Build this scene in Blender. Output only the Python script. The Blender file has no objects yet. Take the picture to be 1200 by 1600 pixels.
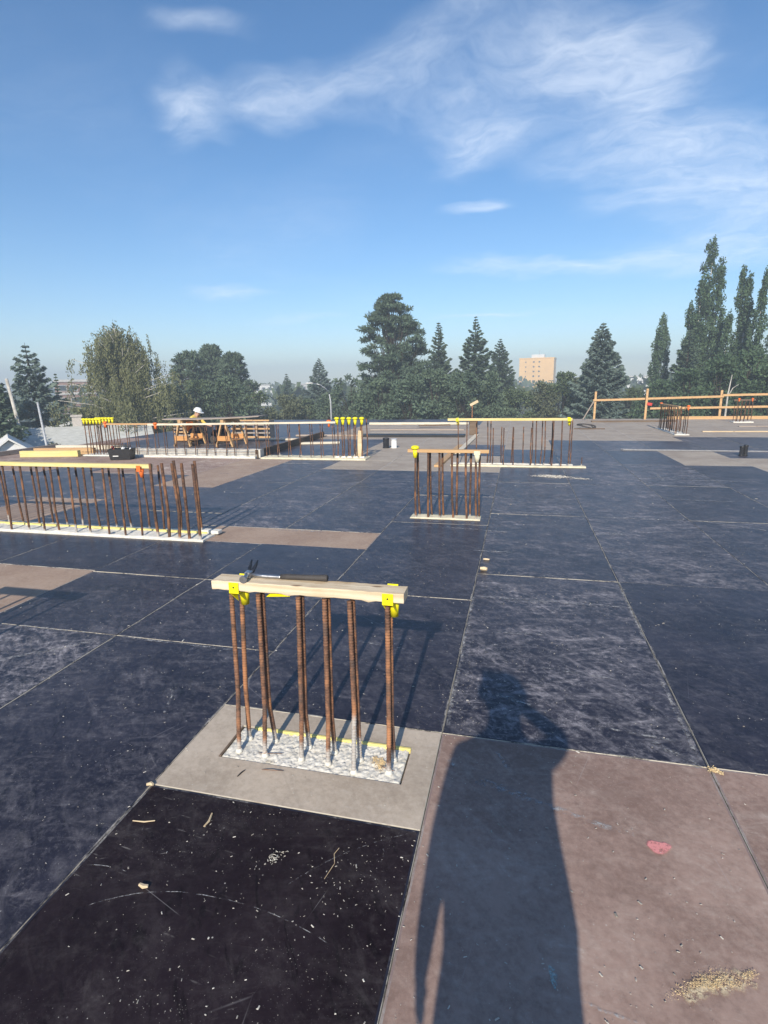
import bpy, math, random
import numpy as np
from math import radians as R, sin, cos, pi
from mathutils import Vector, Matrix

random.seed(7)
rng = np.random.default_rng(11)
scn = bpy.context.scene
COL = scn.collection

# ------------------------------------------------------------------ camera
CAM = Vector((0.3168, -2.4457, 1.7281))
PITCH, ROLL, YAW = 0.229605, -0.018565, 0.240209
def cam_matrix():
    cp, sp, cr, sr, cy, sy = cos(PITCH), sin(PITCH), cos(ROLL), sin(ROLL), cos(YAW), sin(YAW)
    f = Vector((0, cp, -sp)); r = Vector((1, 0, 0)); u = Vector((0, sp, cp))
    r2 = cr*r + sr*u; u2 = -sr*r + cr*u
    Z = Matrix(((cy, -sy, 0), (sy, cy, 0), (0, 0, 1)))
    r2, u2, f = Z @ r2, Z @ u2, Z @ f
    m = Matrix((r2, u2, -f)).transposed().to_4x4()
    m.translation = CAM
    return m
cd = bpy.data.cameras.new("camera")
cam = bpy.data.objects.new("camera", cd); COL.objects.link(cam)
cam.matrix_world = cam_matrix()
cd.sensor_fit = 'VERTICAL'; cd.sensor_height = 36.0; cd.sensor_width = 27.0
cd.lens = 856.8/1600*36
cd.clip_start = 0.01; cd.clip_end = 6000
scn.camera = cam

# ------------------------------------------------------------------ world
SUN_EL = R(29.2)
world = bpy.data.worlds.new("World"); scn.world = world; world.use_nodes = True
wn, wl = world.node_tree.nodes, world.node_tree.links
wn.clear()
def W(t, **kw):
    n = wn.new(t)
    for k, v in kw.items(): setattr(n, k, v)
    return n
w_out = W('ShaderNodeOutputWorld'); w_bg = W('ShaderNodeBackground')
w_bg.inputs['Strength'].default_value = 0.098
sky = W('ShaderNodeTexSky', sky_type='NISHITA', sun_disc=False)
sky.sun_elevation = SUN_EL; sky.sun_rotation = R(178.3)
sky.altitude = 600; sky.air_density = 1.0; sky.dust_density = 0.4; sky.ozone_density = 3.0
def wmath(op, a, b=None, c=None, clamp=False):
    n = W('ShaderNodeMath', operation=op); n.use_clamp = clamp
    for i, v in enumerate((a, b, c)):
        if v is None: continue
        if isinstance(v, (int, float)): n.inputs[i].default_value = v
        else: wl.new(v, n.inputs[i])
    return n.outputs[0]
tc = W('ShaderNodeTexCoord')
sep = W('ShaderNodeSeparateXYZ'); wl.new(tc.outputs['Generated'], sep.inputs[0])
zz = wmath('ADD', wmath('MAXIMUM', sep.outputs[2], 0.0), 0.12)
px = wmath('DIVIDE', sep.outputs[0], zz); py = wmath('DIVIDE', sep.outputs[1], zz)
comb = W('ShaderNodeCombineXYZ'); wl.new(px, comb.inputs[0]); wl.new(py, comb.inputs[1])
P2 = comb.outputs[0]
def wnoise(vec, scale, detail, rough, dist=0.0, sx=1, sy=1, rot=0, off=(0, 0, 0)):
    mp = W('ShaderNodeMapping'); wl.new(vec, mp.inputs[0])
    mp.inputs['Scale'].default_value = (sx, sy, 1); mp.inputs['Rotation'].default_value = (0, 0, rot)
    mp.inputs['Location'].default_value = off
    n = W('ShaderNodeTexNoise'); wl.new(mp.outputs[0], n.inputs['Vector'])
    n.inputs['Scale'].default_value = scale; n.inputs['Detail'].default_value = detail
    n.inputs['Roughness'].default_value = rough; n.inputs['Distortion'].default_value = dist
    return n
# warped coordinates give the cirrus its torn, ragged edge
wv = wnoise(P2, 1.1, 4, 0.6)
vsub = W('ShaderNodeVectorMath', operation='SUBTRACT'); wl.new(wv.outputs['Color'], vsub.inputs[0]); vsub.inputs[1].default_value = (0.5, 0.5, 0.5)
vsc = W('ShaderNodeVectorMath', operation='SCALE'); wl.new(vsub.outputs[0], vsc.inputs[0]); vsc.inputs['Scale'].default_value = 0.85
vad = W('ShaderNodeVectorMath', operation='ADD'); wl.new(P2, vad.inputs[0]); wl.new(vsc.outputs[0], vad.inputs[1])
P3 = vad.outputs[0]
fib = wnoise(P3, 3.4, 10, 0.62, 0.5, 1.0, 1.9, 0.6)
puff = wnoise(P3, 7.5, 10, 0.70, 0.3, 1, 1.4)
big = wnoise(P2, 0.75, 3, 0.5, 0.3, 1, 1, 0, (3.1, 1.7, 0))
def blob(cx, cy, rx, ry, rot, amp):
    """soft patch of thin cloud centred at (cx, cy) on the cloud layer"""
    s = W('ShaderNodeVectorMath', operation='SUBTRACT'); wl.new(P3, s.inputs[0]); s.inputs[1].default_value = (cx, cy, 0)
    mp = W('ShaderNodeVectorRotate', rotation_type='Z_AXIS'); wl.new(s.outputs[0], mp.inputs['Vector']); mp.inputs['Angle'].default_value = -rot
    m2 = W('ShaderNodeVectorMath', operation='MULTIPLY'); wl.new(mp.outputs[0], m2.inputs[0]); m2.inputs[1].default_value = (1/rx, 1/ry, 0)
    ln = W('ShaderNodeVectorMath', operation='LENGTH'); wl.new(m2.outputs[0], ln.inputs[0])
    mr = W('ShaderNodeMapRange', interpolation_type='SMOOTHSTEP'); wl.new(ln.outputs['Value'], mr.inputs['Value'])
    mr.inputs['From Min'].default_value = 1.0; mr.inputs['From Max'].default_value = 0.0
    mr.inputs['To Min'].default_value = 0.0; mr.inputs['To Max'].default_value = amp
    return mr.outputs[0]
CLOUDS = []
#CLOUDS_BEGIN
CLOUDS = [(-.98, 1.62, .15, .28, .2, .8), (-.72, 1.62, .34, .17, .1, .8), (-.40, 1.62, .34, .2, -.3, .6), (-.20, 1.92, .22, .26, .7, .8), (0, 1.75, .55, .4, 0, .42),
          (.14, 1.60, .26, .18, .1, .85), (.24, 1.80, .18, .28, -.5, .95), (.28, 2.1, .42, .35, 0, .7), (.6, 2.3, .55, .36, .2, .9), (.85, 2.6, .8, .32, .15, 1.0), (-.21, 2.48, .17, .15, 0, 1.1),
          (-.8, 1.27, .22, .08, .5, .5), (-.12, 1.47, .14, .1, 0, .4), (.15, 3.22, .8, .17, .05, .95), (.9, 3.25, .8, .4, .05, .95), (1.0, 2.9, .7, .3, .1, .6), (-1.65, 3.3, .45, .2, .3, .8), (-.25, 4.27, .6, .11, 0, .75), (-1.6, 4.0, .5, .15, 0, .4)]
#CLOUDS_END
acc = None
for b in CLOUDS:
    o = blob(*b); acc = o if acc is None else wmath('ADD', acc, o)
f1 = wmath('SUBTRACT', wmath('MULTIPLY', fib.outputs[0], 1.25), 0.12)
f2 = wmath('SUBTRACT', wmath('MULTIPLY', puff.outputs[0], 1.5), 0.22)
tex = wmath('MULTIPLY', wmath('MAXIMUM', f1, 0.0), wmath('MAXIMUM', f2, 0.0))
amb = wmath('MULTIPLY', wmath('MAXIMUM', wmath('SUBTRACT', big.outputs[0], 0.52), 0.0), 0.8)
dens = wmath('MULTIPLY', wmath('ADD', acc, amb), tex, None, False)
dens = wmath('MULTIPLY', dens, 1.4)
dens = wmath('SUBTRACT', 1.0, wmath('POWER', 2.718, wmath('MULTIPLY', dens, -1.0)))
fade = W('ShaderNodeMapRange', interpolation_type='SMOOTHSTEP'); wl.new(sep.outputs[2], fade.inputs['Value'])
fade.inputs['From Min'].default_value = 0.0; fade.inputs['From Max'].default_value = 0.10
dens = wmath('MULTIPLY', dens, fade.outputs[0])
hs = W('ShaderNodeHueSaturation'); wl.new(sky.outputs[0], hs.inputs['Color'])
hs.inputs['Saturation'].default_value = 1.2; hs.inputs['Value'].default_value = 1.0
mix = W('ShaderNodeMix', data_type='RGBA'); wl.new(dens, mix.inputs[0]); wl.new(hs.outputs[0], mix.inputs[6])
mix.inputs[7].default_value = (7.6, 8.1, 8.8, 1)
wl.new(mix.outputs[2], w_bg.inputs['Color']); wl.new(w_bg.outputs[0], w_out.inputs['Surface'])

# ------------------------------------------------------------------ sun
sd = bpy.data.lights.new("sun", 'SUN'); sd.energy = 4.0; sd.angle = R(0.53); sd.color = (1.0, 0.915, 0.785)
sun = bpy.data.objects.new("sun", sd); COL.objects.link(sun)
travel = Vector((-0.03, cos(SUN_EL), -sin(SUN_EL)))
sun.rotation_euler = travel.to_track_quat('-Z', 'Y').to_euler(); sun.location = (0, -20, 15)

vs = scn.view_settings
vs.view_transform = 'Standard'; vs.look = 'None'; vs.gamma = 1.0; vs.exposure = 0.68; vs.use_curve_mapping = False
scn.render.engine = 'CYCLES'
scn.cycles.max_bounces = 6; scn.cycles.diffuse_bounces = 3; scn.cycles.glossy_bounces = 3
scn.cycles.transparent_max_bounces = 12; scn.cycles.volume_bounces = 0

# ------------------------------------------------------------------ helpers
class MB:
    """collects polygons and links them as one mesh"""
    def __init__(s): s.v = []; s.f = []; s.m = []; s.sm = []
    def add(s, vs_, fs, mat=0, smooth=False):
        o = len(s.v); s.v += [tuple(x) for x in vs_]
        for f in fs: s.f.append([i+o for i in f]); s.m.append(mat); s.sm.append(smooth)
        return s
    def box(s, x0, x1, y0, y1, z0, z1, mat=0, M=None):
        vv = [(x0,y0,z0),(x1,y0,z0),(x1,y1,z0),(x0,y1,z0),(x0,y0,z1),(x1,y0,z1),(x1,y1,z1),(x0,y1,z1)]
        if M is not None: vv = [M @ Vector(q) for q in vv]
        return s.add(vv, [(0,3,2,1),(4,5,6,7),(0,1,5,4),(1,2,6,5),(2,3,7,6),(3,0,4,7)], mat)
    def bbox(s, x0, x1, y0, y1, z0, z1, b=0.004, mat=0, M=None):
        """box with chamfered edges"""
        vv, idx = [], {}
        X, Y, Z = (x0, x1), (y0, y1), (z0, z1)
        def V(i, j, k, ax):
            p = [X[i], Y[j], Z[k]]; d = [b if i == 0 else -b, b if j == 0 else -b, b if k == 0 else -b]
            for a in range(3):
                if a != ax: p[a] += d[a]
            key = (i, j, k, ax)
            if key not in idx: idx[key] = len(vv); vv.append(Vector(p))
            return idx[key]
        fs = []
        for ax in range(3):
            o = [a for a in range(3) if a != ax]
            for sd_ in (0, 1):
                c = []
                for (p, q) in ((0,0),(1,0),(1,1),(0,1)):
                    ijk = [0,0,0]; ijk[ax] = sd_; ijk[o[0]] = p; ijk[o[1]] = q; c.append(V(*ijk, ax))
                fs.append(c)
            for p in (0, 1):
                for q in (0, 1):
                    a, b_ = [0,0,0], [0,0,0]
                    a[o[0]] = b_[o[0]] = p; a[o[1]] = b_[o[1]] = q; a[ax] = 0; b_[ax] = 1
                    fs.append([V(*a, o[0]), V(*b_, o[0]), V(*b_, o[1]), V(*a, o[1])])
        for i in (0,1):
            for j in (0,1):
                for k in (0,1): fs.append([V(i,j,k,0), V(i,j,k,1), V(i,j,k,2)])
        ctr = Vector(((x0+x1)/2, (y0+y1)/2, (z0+z1)/2))
        for f in fs:
            n = (vv[f[1]]-vv[f[0]]).cross(vv[f[2]]-vv[f[1]]); c = sum((vv[i] for i in f), Vector())/len(f)
            if n.dot(c-ctr) < 0: f.reverse()
        if M is not None: vv = [M @ q for q in vv]
        return s.add(vv, fs, mat)
    def tube(s, pts, rad, n=8, mat=0, smooth=True, cap=True):
        pts = [Vector(p) for p in pts]; k = len(pts)
        rad = rad if hasattr(rad, '__len__') else [rad]*k
        vv = []; t0 = (pts[1]-pts[0]).normalized()
        a = t0.orthogonal().normalized()
        for i, p in enumerate(pts):
            t = (pts[min(i+1, k-1)]-pts[max(i-1, 0)]).normalized()
            a = (a - t*a.dot(t)).normalized(); b = t.cross(a)
            for j in range(n):
                w = 2*pi*j/n; vv.append(p + (a*cos(w)+b*sin(w))*rad[i])
        fs = [(i*n+j, i*n+(j+1) % n, (i+1)*n+(j+1) % n, (i+1)*n+j) for i in range(k-1) for j in range(n)]
        s.add(vv, fs, mat, smooth)
        if cap:
            o = len(s.v)-len(vv)
            s.f.append([o+j for j in range(n)][::-1]); s.m.append(mat); s.sm.append(False)
            s.f.append([o+(k-1)*n+j for j in range(n)]); s.m.append(mat); s.sm.append(False)
        return s
    def lathe(s, prof, n=16, mat=0, M=None, smooth=True):
        vv = []
        for r, z in prof:
            for j in range(n): vv.append(Vector((r*cos(2*pi*j/n), r*sin(2*pi*j/n), z)))
        k = len(prof)
        if M is not None: vv = [M @ q for q in vv]
        fs = [(i*n+j, i*n+(j+1) % n, (i+1)*n+(j+1) % n, (i+1)*n+j) for i in range(k-1) for j in range(n)]
        s.add(vv, fs, mat, smooth)
        o = len(s.v)-len(vv)
        s.f.append([o+j for j in range(n)][::-1]); s.m.append(mat); s.sm.append(False)
        s.f.append([o+(k-1)*n+j for j in range(n)]); s.m.append(mat); s.sm.append(False)
        return s
    def mesh(s, name, mats):
        me = bpy.data.meshes.new(name); me.from_pydata(s.v, [], s.f)
        for m in (mats if isinstance(mats, (list, tuple)) else [mats]): me.materials.append(m)
        me.polygons.foreach_set('material_index', s.m); me.polygons.foreach_set('use_smooth', s.sm)
        me.update(); return me

def link(name, me, parent=None, loc=(0,0,0), rot=(0,0,0), scale=None):
    o = bpy.data.objects.new(name, me); COL.objects.link(o)
    o.location = loc; o.rotation_euler = rot
    if scale is not None: o.scale = scale
    if parent is not None: o.parent = parent
    return o
def tag(o, label=None, cat=None, group=None, kind=None):
    if label: o['label'] = label
    if cat: o['category'] = cat
    if group: o['group'] = group
    if kind: o['kind'] = kind
    return o
def thing(name, label, cat, loc=(0,0,0), rotz=0, group=None):
    return tag(link(name, None, None, loc, (0,0,rotz)), label, cat, group)
def polar(bearing, dist):
    b = R(bearing); return CAM.x + dist*sin(b), CAM.y + dist*cos(b)

# ------------------------------------------------------------------ materials
class NT:
    def __init__(s, name):
        s.mat = bpy.data.materials.new(name); s.mat.use_nodes = True
        s.n = s.mat.node_tree.nodes; s.l = s.mat.node_tree.links; s.n.clear()
        s.out = s.n.new('ShaderNodeOutputMaterial'); s.b = s.n.new('ShaderNodeBsdfPrincipled')
        s.l.new(s.b.outputs[0], s.out.inputs['Surface'])
        s.tc = s.n.new('ShaderNodeTexCoord'); s.oi = s.n.new('ShaderNodeObjectInfo')
        # shift the pattern for every object so that no two pieces look alike
        k = s.n.new('ShaderNodeVectorMath'); k.operation = 'SCALE'; k.inputs[0].default_value = (37, 53, 29)
        s.l.new(s.oi.outputs['Random'], k.inputs['Scale'])
        a = s.n.new('ShaderNodeVectorMath'); s.l.new(s.tc.outputs['Object'], a.inputs[0]); s.l.new(k.outputs[0], a.inputs[1])
        s.co = a.outputs[0]
    def set(s, sock, v):
        i = s.b.inputs[sock]
        if hasattr(v, 'default_value') or hasattr(v, 'links'): s.l.new(v, i)
        else: i.default_value = v if not (isinstance(v, tuple) and len(v) == 3) else (*v, 1)
    def math(s, op, a, b=None, c=None, clamp=False):
        n = s.n.new('ShaderNodeMath'); n.operation = op; n.use_clamp = clamp
        for i, v in enumerate((a, b, c)):
            if v is None: continue
            if isinstance(v, (int, float)): n.inputs[i].default_value = v
            else: s.l.new(v, n.inputs[i])
        return n.outputs[0]
    def map(s, sc=(1,1,1), rot=(0,0,0), vec=None):
        m = s.n.new('ShaderNodeMapping'); s.l.new(vec or s.co, m.inputs[0])
        m.inputs['Scale'].default_value = sc; m.inputs['Rotation'].default_value = rot
        # rotate first, then stretch
        m.vector_type = 'POINT'; return m.outputs[0]
    def aniso(s, ang, sc):
        r = s.n.new('ShaderNodeVectorRotate'); r.rotation_type = 'Z_AXIS'; s.l.new(s.co, r.inputs['Vector']); r.inputs['Angle'].default_value = ang
        m = s.n.new('ShaderNodeVectorMath'); m.operation = 'MULTIPLY'; s.l.new(r.outputs[0], m.inputs[0]); m.inputs[1].default_value = sc
        return m.outputs[0]
    def noise(s, scale, detail=4, rough=0.55, dist=0, vec=None):
        n = s.n.new('ShaderNodeTexNoise'); s.l.new(vec or s.co, n.inputs['Vector'])
        n.inputs['Scale'].default_value = scale; n.inputs['Detail'].default_value = detail
        n.inputs['Roughness'].default_value = rough; n.inputs['Distortion'].default_value = dist
        return n.outputs[0]
    def voro(s, scale, vec=None, feature='F1', out='Distance', rnd=1.0):
        n = s.n.new('ShaderNodeTexVoronoi'); n.feature = feature; s.l.new(vec or s.co, n.inputs['Vector'])
        n.inputs['Scale'].default_value = scale; n.inputs['Randomness'].default_value = rnd
        return n.outputs[out]
    def ramp(s, fac, a, b, lo=0.0, hi=1.0, smooth=True):
        n = s.n.new('ShaderNodeMapRange'); n.interpolation_type = 'SMOOTHSTEP' if smooth else 'LINEAR'
        s.l.new(fac, n.inputs['Value'])
        for k, v in (('From Min', a), ('From Max', b), ('To Min', lo), ('To Max', hi)): n.inputs[k].default_value = v
        return n.outputs[0]
    def mix(s, fac, a, b):
        n = s.n.new('ShaderNodeMix'); n.data_type = 'RGBA'
        if isinstance(fac, (int, float)): n.inputs[0].default_value = fac
        else: s.l.new(fac, n.inputs[0])
        for i, v in ((6, a), (7, b)):
            if isinstance(v, tuple): n.inputs[i].default_value = (*v[:3], 1)
            else: s.l.new(v, n.inputs[i])
        return n.outputs[2]
    def bump(s, h, strength=0.3, dist=0.01):
        n = s.n.new('ShaderNodeBump'); s.l.new(h, n.inputs['Height'])
        n.inputs['Strength'].default_value = strength; n.inputs['Distance'].default_value = dist
        s.l.new(n.outputs[0], s.b.inputs['Normal'])
    def attr(s, name):
        n = s.n.new('ShaderNodeAttribute'); n.attribute_type = 'OBJECT'; n.attribute_name = name
        return n.outputs['Fac']

def sheet_mat(name, c1, c2, dust_sheen_c, dust_sheen_gain, rough, spec, speck=1.0, warm=None):
    m = NT(name)
    d = m.attr('dust')
    n1 = m.noise(1.7, 6, 0.6); n2 = m.noise(9, 5, 0.65)
    base = m.mix(m.ramp(m.math('ADD', n1, m.math('MULTIPLY', m.math('SUBTRACT', m.noise(30, 6, .75), .5), .7)), .28, .72), c1, c2)
    dk = m.ramp(m.noise(1.0, 5, .6, 1.2, m.aniso(1.0, (5, 16, 1))), .57, .68, 0, .7 if c1[0] < .1 else .14); base = m.mix(dk, base, tuple(q*.45 for q in c1))
    if warm is not None: base = m.mix(m.ramp(m.noise(4.5, 5, .6), .5, .72), base, warm)
    # wiping and scuff strokes in two directions
    st1 = m.noise(1.0, 7, .7, .9, m.aniso(0.75, (4.5, 13, 1)))
    st2 = m.noise(1.0, 7, .72, .8, m.aniso(-0.2, (3.4, 12, 1)))
    k1 = m.ramp(st1, .46, .78, 0, .9); k2 = m.ramp(st2, .46, .80, 0, .8)
    patch = m.ramp(m.noise(2.4, 7, .75), .30, .74)
    film = m.math('MULTIPLY', m.math('ADD', m.math('MULTIPLY', k1, .75), k2), m.math('ADD', m.math('MULTIPLY', patch, .9), .12))
    fine = m.ramp(m.noise(26, 7, .8, .3), .46, .78)
    film = m.math('ADD', film, m.math('MULTIPLY', fine, m.math('ADD', m.math('MULTIPLY', patch, .7), .2)))
    # long thin scratches
    def scratch(ang, sc, w):
        e = m.voro(1.0, m.aniso(ang, sc), 'DISTANCE_TO_EDGE')
        brk = m.ramp(m.noise(2.3, 3, .6), .56, .66)
        return m.math('MULTIPLY', m.ramp(e, w, 0.0), brk)
    sc = m.math('MAXIMUM', scratch(.5, (.55, 1.1, 1), .0022), scratch(1.9, (.5, 1.3, 1), .0019))
    # short dashes and nicks left by boots, boards and scrapers
    def dash(ang, scl, w, lo):
        return m.math('MULTIPLY', m.ramp(m.voro(1.0, m.aniso(ang, scl)), w, w*.35), m.ramp(m.noise(2.1, 5, .7), lo, lo+.16))
    ds = m.math('MAXIMUM', m.math('MAXIMUM', dash(.12, (5, 42, 1), .17, .46), dash(-.45, (8, 60, 1), .16, .50)), dash(1.2, (7, 55, 1), .15, .52))
    ds = m.math('MULTIPLY', ds, m.ramp(m.noise(24, 3, .6), .35, .65))
    # specks of grout and chips trodden flat
    sp1 = m.math('MULTIPLY', m.ramp(m.voro(15), .055, .03), m.ramp(m.noise(1.3, 3, .6), .42, .6))
    sp2 = m.math('MULTIPLY', m.ramp(m.voro(46), .10, .05), m.ramp(m.noise(2.6, 4, .65), .50, .66))
    sp3 = m.math('MULTIPLY', m.ramp(m.voro(110), .16, .08), m.ramp(m.noise(1.9, 5, .7), .46, .7))
    sps = m.math('MAXIMUM', m.math('MAXIMUM', sp1, sp2), m.math('MULTIPLY', sp3, .6))
    gain = m.math('MULTIPLY', d, dust_sheen_gain)
    tot = m.math('MULTIPLY', film, gain, clamp=True)
    col = m.mix(tot, base, dust_sheen_c)
    col = m.mix(m.math('MULTIPLY', sc, .30), col, (.42, .40, .40))
    col = m.mix(m.math('MULTIPLY', ds, m.math('ADD', m.math('MULTIPLY', d, .14), .14)), col, (.46, .43, .40))
    col = m.mix(m.math('MULTIPLY', sps, .75*speck), col, (.55, .52, .47))
    m.set('Base Color', col)
    m.set('Roughness', m.math('ADD', m.math('ADD', m.math('MULTIPLY', tot, .35), rough), m.math('MULTIPLY', n2, .14)))
    m.set('Specular IOR Level', spec)
    h = m.math('ADD', m.math('MULTIPLY', n2, .5), m.math('ADD', m.math('MULTIPLY', m.noise(60, 4, .7), .15), m.math('MULTIPLY', dk, .3 if c1[0] < .1 else .1)))
    m.bump(h, .14, .012)
    return m.mat
M_DARK = sheet_mat('film_faced_dark', (.0125, .0105, .0185), (.028, .025, .037), (.36, .335, .35), .66, .29, .36)  # pale dust tone doubles as painted sheen on the far sheets
M_NIGHT = sheet_mat('film_faced_black', (.0115, .0065, .0090), (.022, .0145, .0185), (.20, .18, .175), .28, .45, .12)
M_BROWN = sheet_mat('film_faced_brown', (.225, .150, .122), (.375, .262, .215), (.54, .45, .385), .8, .6, .12, .6)
M_TAN = sheet_mat('film_faced_tan', (.31, .215, .16), (.41, .30, .225), (.48, .40, .33), .6, .6, .15, .5)
M_PALE = sheet_mat('film_worn_pale', (.36, .295, .230), (.52, .435, .345), (.64, .57, .48), .6, .6, .2, .35)
M_RAW = sheet_mat('raw_plywood', (.31, .25, .20), (.41, .345, .275), (.52, .48, .42), .5, .6, .2, .3)

def edge_mat(name, dark):
    m = NT(name)
    n = m.noise(5.5, 6, .7); n2 = m.noise(40, 3, .6)
    k = m.ramp(m.math('ADD', n, m.math('MULTIPLY', n2, .25)), .46, .66)
    m.set('Base Color', m.mix(k, dark, m.mix(m.noise(13), (.42, .36, .26), (.50, .47, .42)))); m.set('Roughness', .7)
    m.set('Specular IOR Level', .2)
    return m.mat
E_DARK = edge_mat('sheet_edge_dark', (.03, .028, .032)); E_BROWN = edge_mat('sheet_edge_brown', (.17, .115, .095)); E_PALE = edge_mat('sheet_edge_pale', (.30, .25, .2))
def rim_mat(name, dark, lo=.47, hi=.72):
    m = NT(name)
    k = m.ramp(m.math('ADD', m.noise(3.2, 7, .75), m.math('MULTIPLY', m.noise(55, 4, .7), .22)), lo+.1, hi+.1)
    m.set('Base Color', m.mix(k, dark, (.40, .37, .33))); m.set('Roughness', .5); m.set('Specular IOR Level', .35)
    return m.mat
RIM_DARK = rim_mat('sheet_rim_dark', (.017, .017, .029)); RIM_BROWN = rim_mat('sheet_rim_brown', (.25, .18, .16)); RIM_PALE = rim_mat('sheet_rim_pale', (.44, .38, .33))

def wood_mat(name, c1, c2, c3=None, rough=.7, knots=True):
    m = NT(name)
    g = m.noise(1.0, 6, .6, .5, m.aniso(0, (1.4, 34, 34)))
    g2 = m.noise(1.0, 3, .6, .2, m.aniso(0, (4, 150, 150)))
    col = m.mix(m.ramp(g, .3, .7), c1, c2)
    if c3: col = m.mix(m.ramp(m.noise(1.0, 5, .65, .3, m.aniso(0, (2.2, 9, 9))), .48, .70), col, c3)
    if knots:
        kv = m.voro(1.0, m.aniso(0, (4.2, 11, 11))); col = m.mix(m.ramp(kv, .16, .07, 0, .8), col, (.16, .085, .04))
    col = m.mix(m.ramp(g2, .55, .8, 0, .3), col, (.22, .14, .07))
    m.set('Base Color', col); m.set('Roughness', rough); m.set('Specular IOR Level', .2)
    m.bump(g2, .15, .004)
    return m.mat
M_WOOD = wood_mat('spruce_lumber', (.55, .42, .26), (.68, .55, .37), (.60, .42, .24))
M_WOODN = wood_mat('weathered_near_lumber', (.56, .43, .28), (.76, .65, .48), (.46, .32, .18))
M_WOODY = wood_mat('yellow_painted_lumber', (.62, .50, .20), (.70, .60, .30), (.66, .55, .20), knots=False)
M_WOODO = wood_mat('orange_lumber', (.46, .29, .14), (.58, .38, .20), (.52, .30, .15))
M_WOODG = wood_mat('weathered_lumber', (.30, .25, .21), (.40, .34, .29), (.34, .27, .21))
M_WOODB = wood_mat('brown_lumber', (.12, .085, .06), (.19, .14, .10), (.15, .10, .07))
M_WOODW = wood_mat('pale_lumber', (.60, .54, .42), (.70, .64, .52), (.62, .50, .36), knots=False)

def rust_mat(name, zdust, dk=1.0):
    m = NT(name)
    n = m.noise(38, 6, .7); n2 = m.noise(7, 4, .6)
    col = m.mix(m.ramp(n, .35, .65), (.090*dk, .054*dk, .040*dk), (.25*dk, .13*dk, .082*dk))
    col = m.mix(m.ramp(n2, .44, .66), col, (.42*dk, .20*dk, .10*dk))
    col = m.mix(m.ramp(m.noise(11, 5, .65), .48, .66, 0, .75), col, (.10*dk, .075*dk, .065*dk))
    sp = m.n.new('ShaderNodeSeparateXYZ'); m.l.new(m.tc.outputs['Object'], sp.inputs[0])
    ct = m.attr('coat') if not zdust else m.math('MULTIPLY', m.math('POWER', m.oi.outputs['Random'], 3.0), zdust)
    k = m.ramp(m.math('SUBTRACT', m.math('ADD', sp.outputs[2], m.math('MULTIPLY', m.math('SUBTRACT', m.noise(22, 4, .6), .5), .06)), ct), .02, -.02)
    k = m.math('MULTIPLY', k, m.ramp(m.noise(40, 5, .7), .28, .52, .25, .9))
    col = m.mix(k, col, (.46, .44, .41))
    m.set('Base Color', col); m.set('Roughness', .8); m.set('Metallic', .15); m.set('Specular IOR Level', .3)
    m.bump(n, .3, .002)
    return m.mat
M_RUST = rust_mat('rusty_rebar', 0); M_RUSTF = rust_mat('rusty_rebar_coated', .13, .58); M_RUSTM = rust_mat('rusty_rebar_reddish', .06, .6)

def conc_mat():
    m = NT('rough_concrete')
    n = m.noise(16, 7, .7); n2 = m.noise(70, 5, .7); v = m.voro(55)
    col = m.mix(m.ramp(n, .3, .7), (.60, .57, .50), (.76, .73, .66))
    col = m.mix(m.ramp(n2, .52, .72, 0, .6), col, (.82, .79, .72))
    col = m.mix(m.ramp(m.noise(7, 5, .6), .58, .75, 0, .7), col, (.60, .50, .32))
    m.set('Base Color', col); m.set('Roughness', .9); m.set('Specular IOR Level', .15)
    m.bump(m.math('ADD', n2, m.math('MULTIPLY', v, .6)), .5, .010)
    return m.mat
M_CONC = conc_mat()
def plain(name, c, rough=.5, spec=.4, metal=0, var=.18, vscale=12, bumpk=0):
    m = NT(name); n = m.noise(vscale, 5, .65)
    m.set('Base Color', m.mix(m.ramp(n, .3, .7), tuple(x*(1-var) for x in c), tuple(min(1, x*(1+var)) for x in c)))
    m.set('Roughness', m.math('ADD', m.math('MULTIPLY', n, .15), rough-.07)); m.set('Specular IOR Level', spec); m.set('Metallic', metal)
    if bumpk: m.bump(n, bumpk, .01)
    return m.mat
M_YEL = plain('yellow_plastic', (.78, .70, .012), .4, .4, var=.08)
M_YELP = plain('yellow_strip', (.72, .62, .22), .6, .2)
M_ORG = plain('orange_plastic', (.75, .16, .03), .45, .4, var=.1)
M_BLACK = plain('black_plastic', (.022, .022, .024), .45, .4)
M_STEEL = plain('dark_steel', (.10, .10, .105), .38, .5, .9, .2, 30)
M_STEELL = plain('worn_bright_steel', (.42, .42, .43), .35, .5, .9, .15, 40)
M_GRIP = plain('charcoal_rubber', (.055, .05, .048), .65, .3)
M_WHITE = plain('white_paint', (.72, .71, .68), .6, .3, var=.08)
M_GREYP = plain('grey_pipe', (.40, .41, .43), .5, .3)
M_RED = plain('red_tape', (.5, .05, .04), .6, .3)
M_ROOF = NT('grey_shingles')
_n = M_ROOF.noise(1.0, 4, .6, 0, M_ROOF.aniso(0, (3, 3, 30))); _n2 = M_ROOF.noise(.5, 3)
M_ROOF.set('Base Color', M_ROOF.mix(M_ROOF.ramp(_n, .35, .65), M_ROOF.mix(_n2, (.38, .385, .35), (.46, .46, .42)), (.56, .56, .52))); M_ROOF.set('Roughness', .9)
M_ROOF = M_ROOF.mat
M_STUCCO = plain('white_stucco', (.74, .74, .74), .85, .2, var=.05, vscale=3)
M_GLASS = plain('dark_glass', (.03, .035, .04), .15, .6, var=.1)
M_BRICKC = plain('brown_brick_far', (.26, .15, .11), .85, .2, var=.1, vscale=.5)
M_TOWER = plain('ochre_brick_far', (.88, .52, .16), .85, .2, var=.06, vscale=.3)
M_CONCB = plain('pale_concrete_band', (.52, .50, .47), .85, .2, var=.06, vscale=.5)

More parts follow.
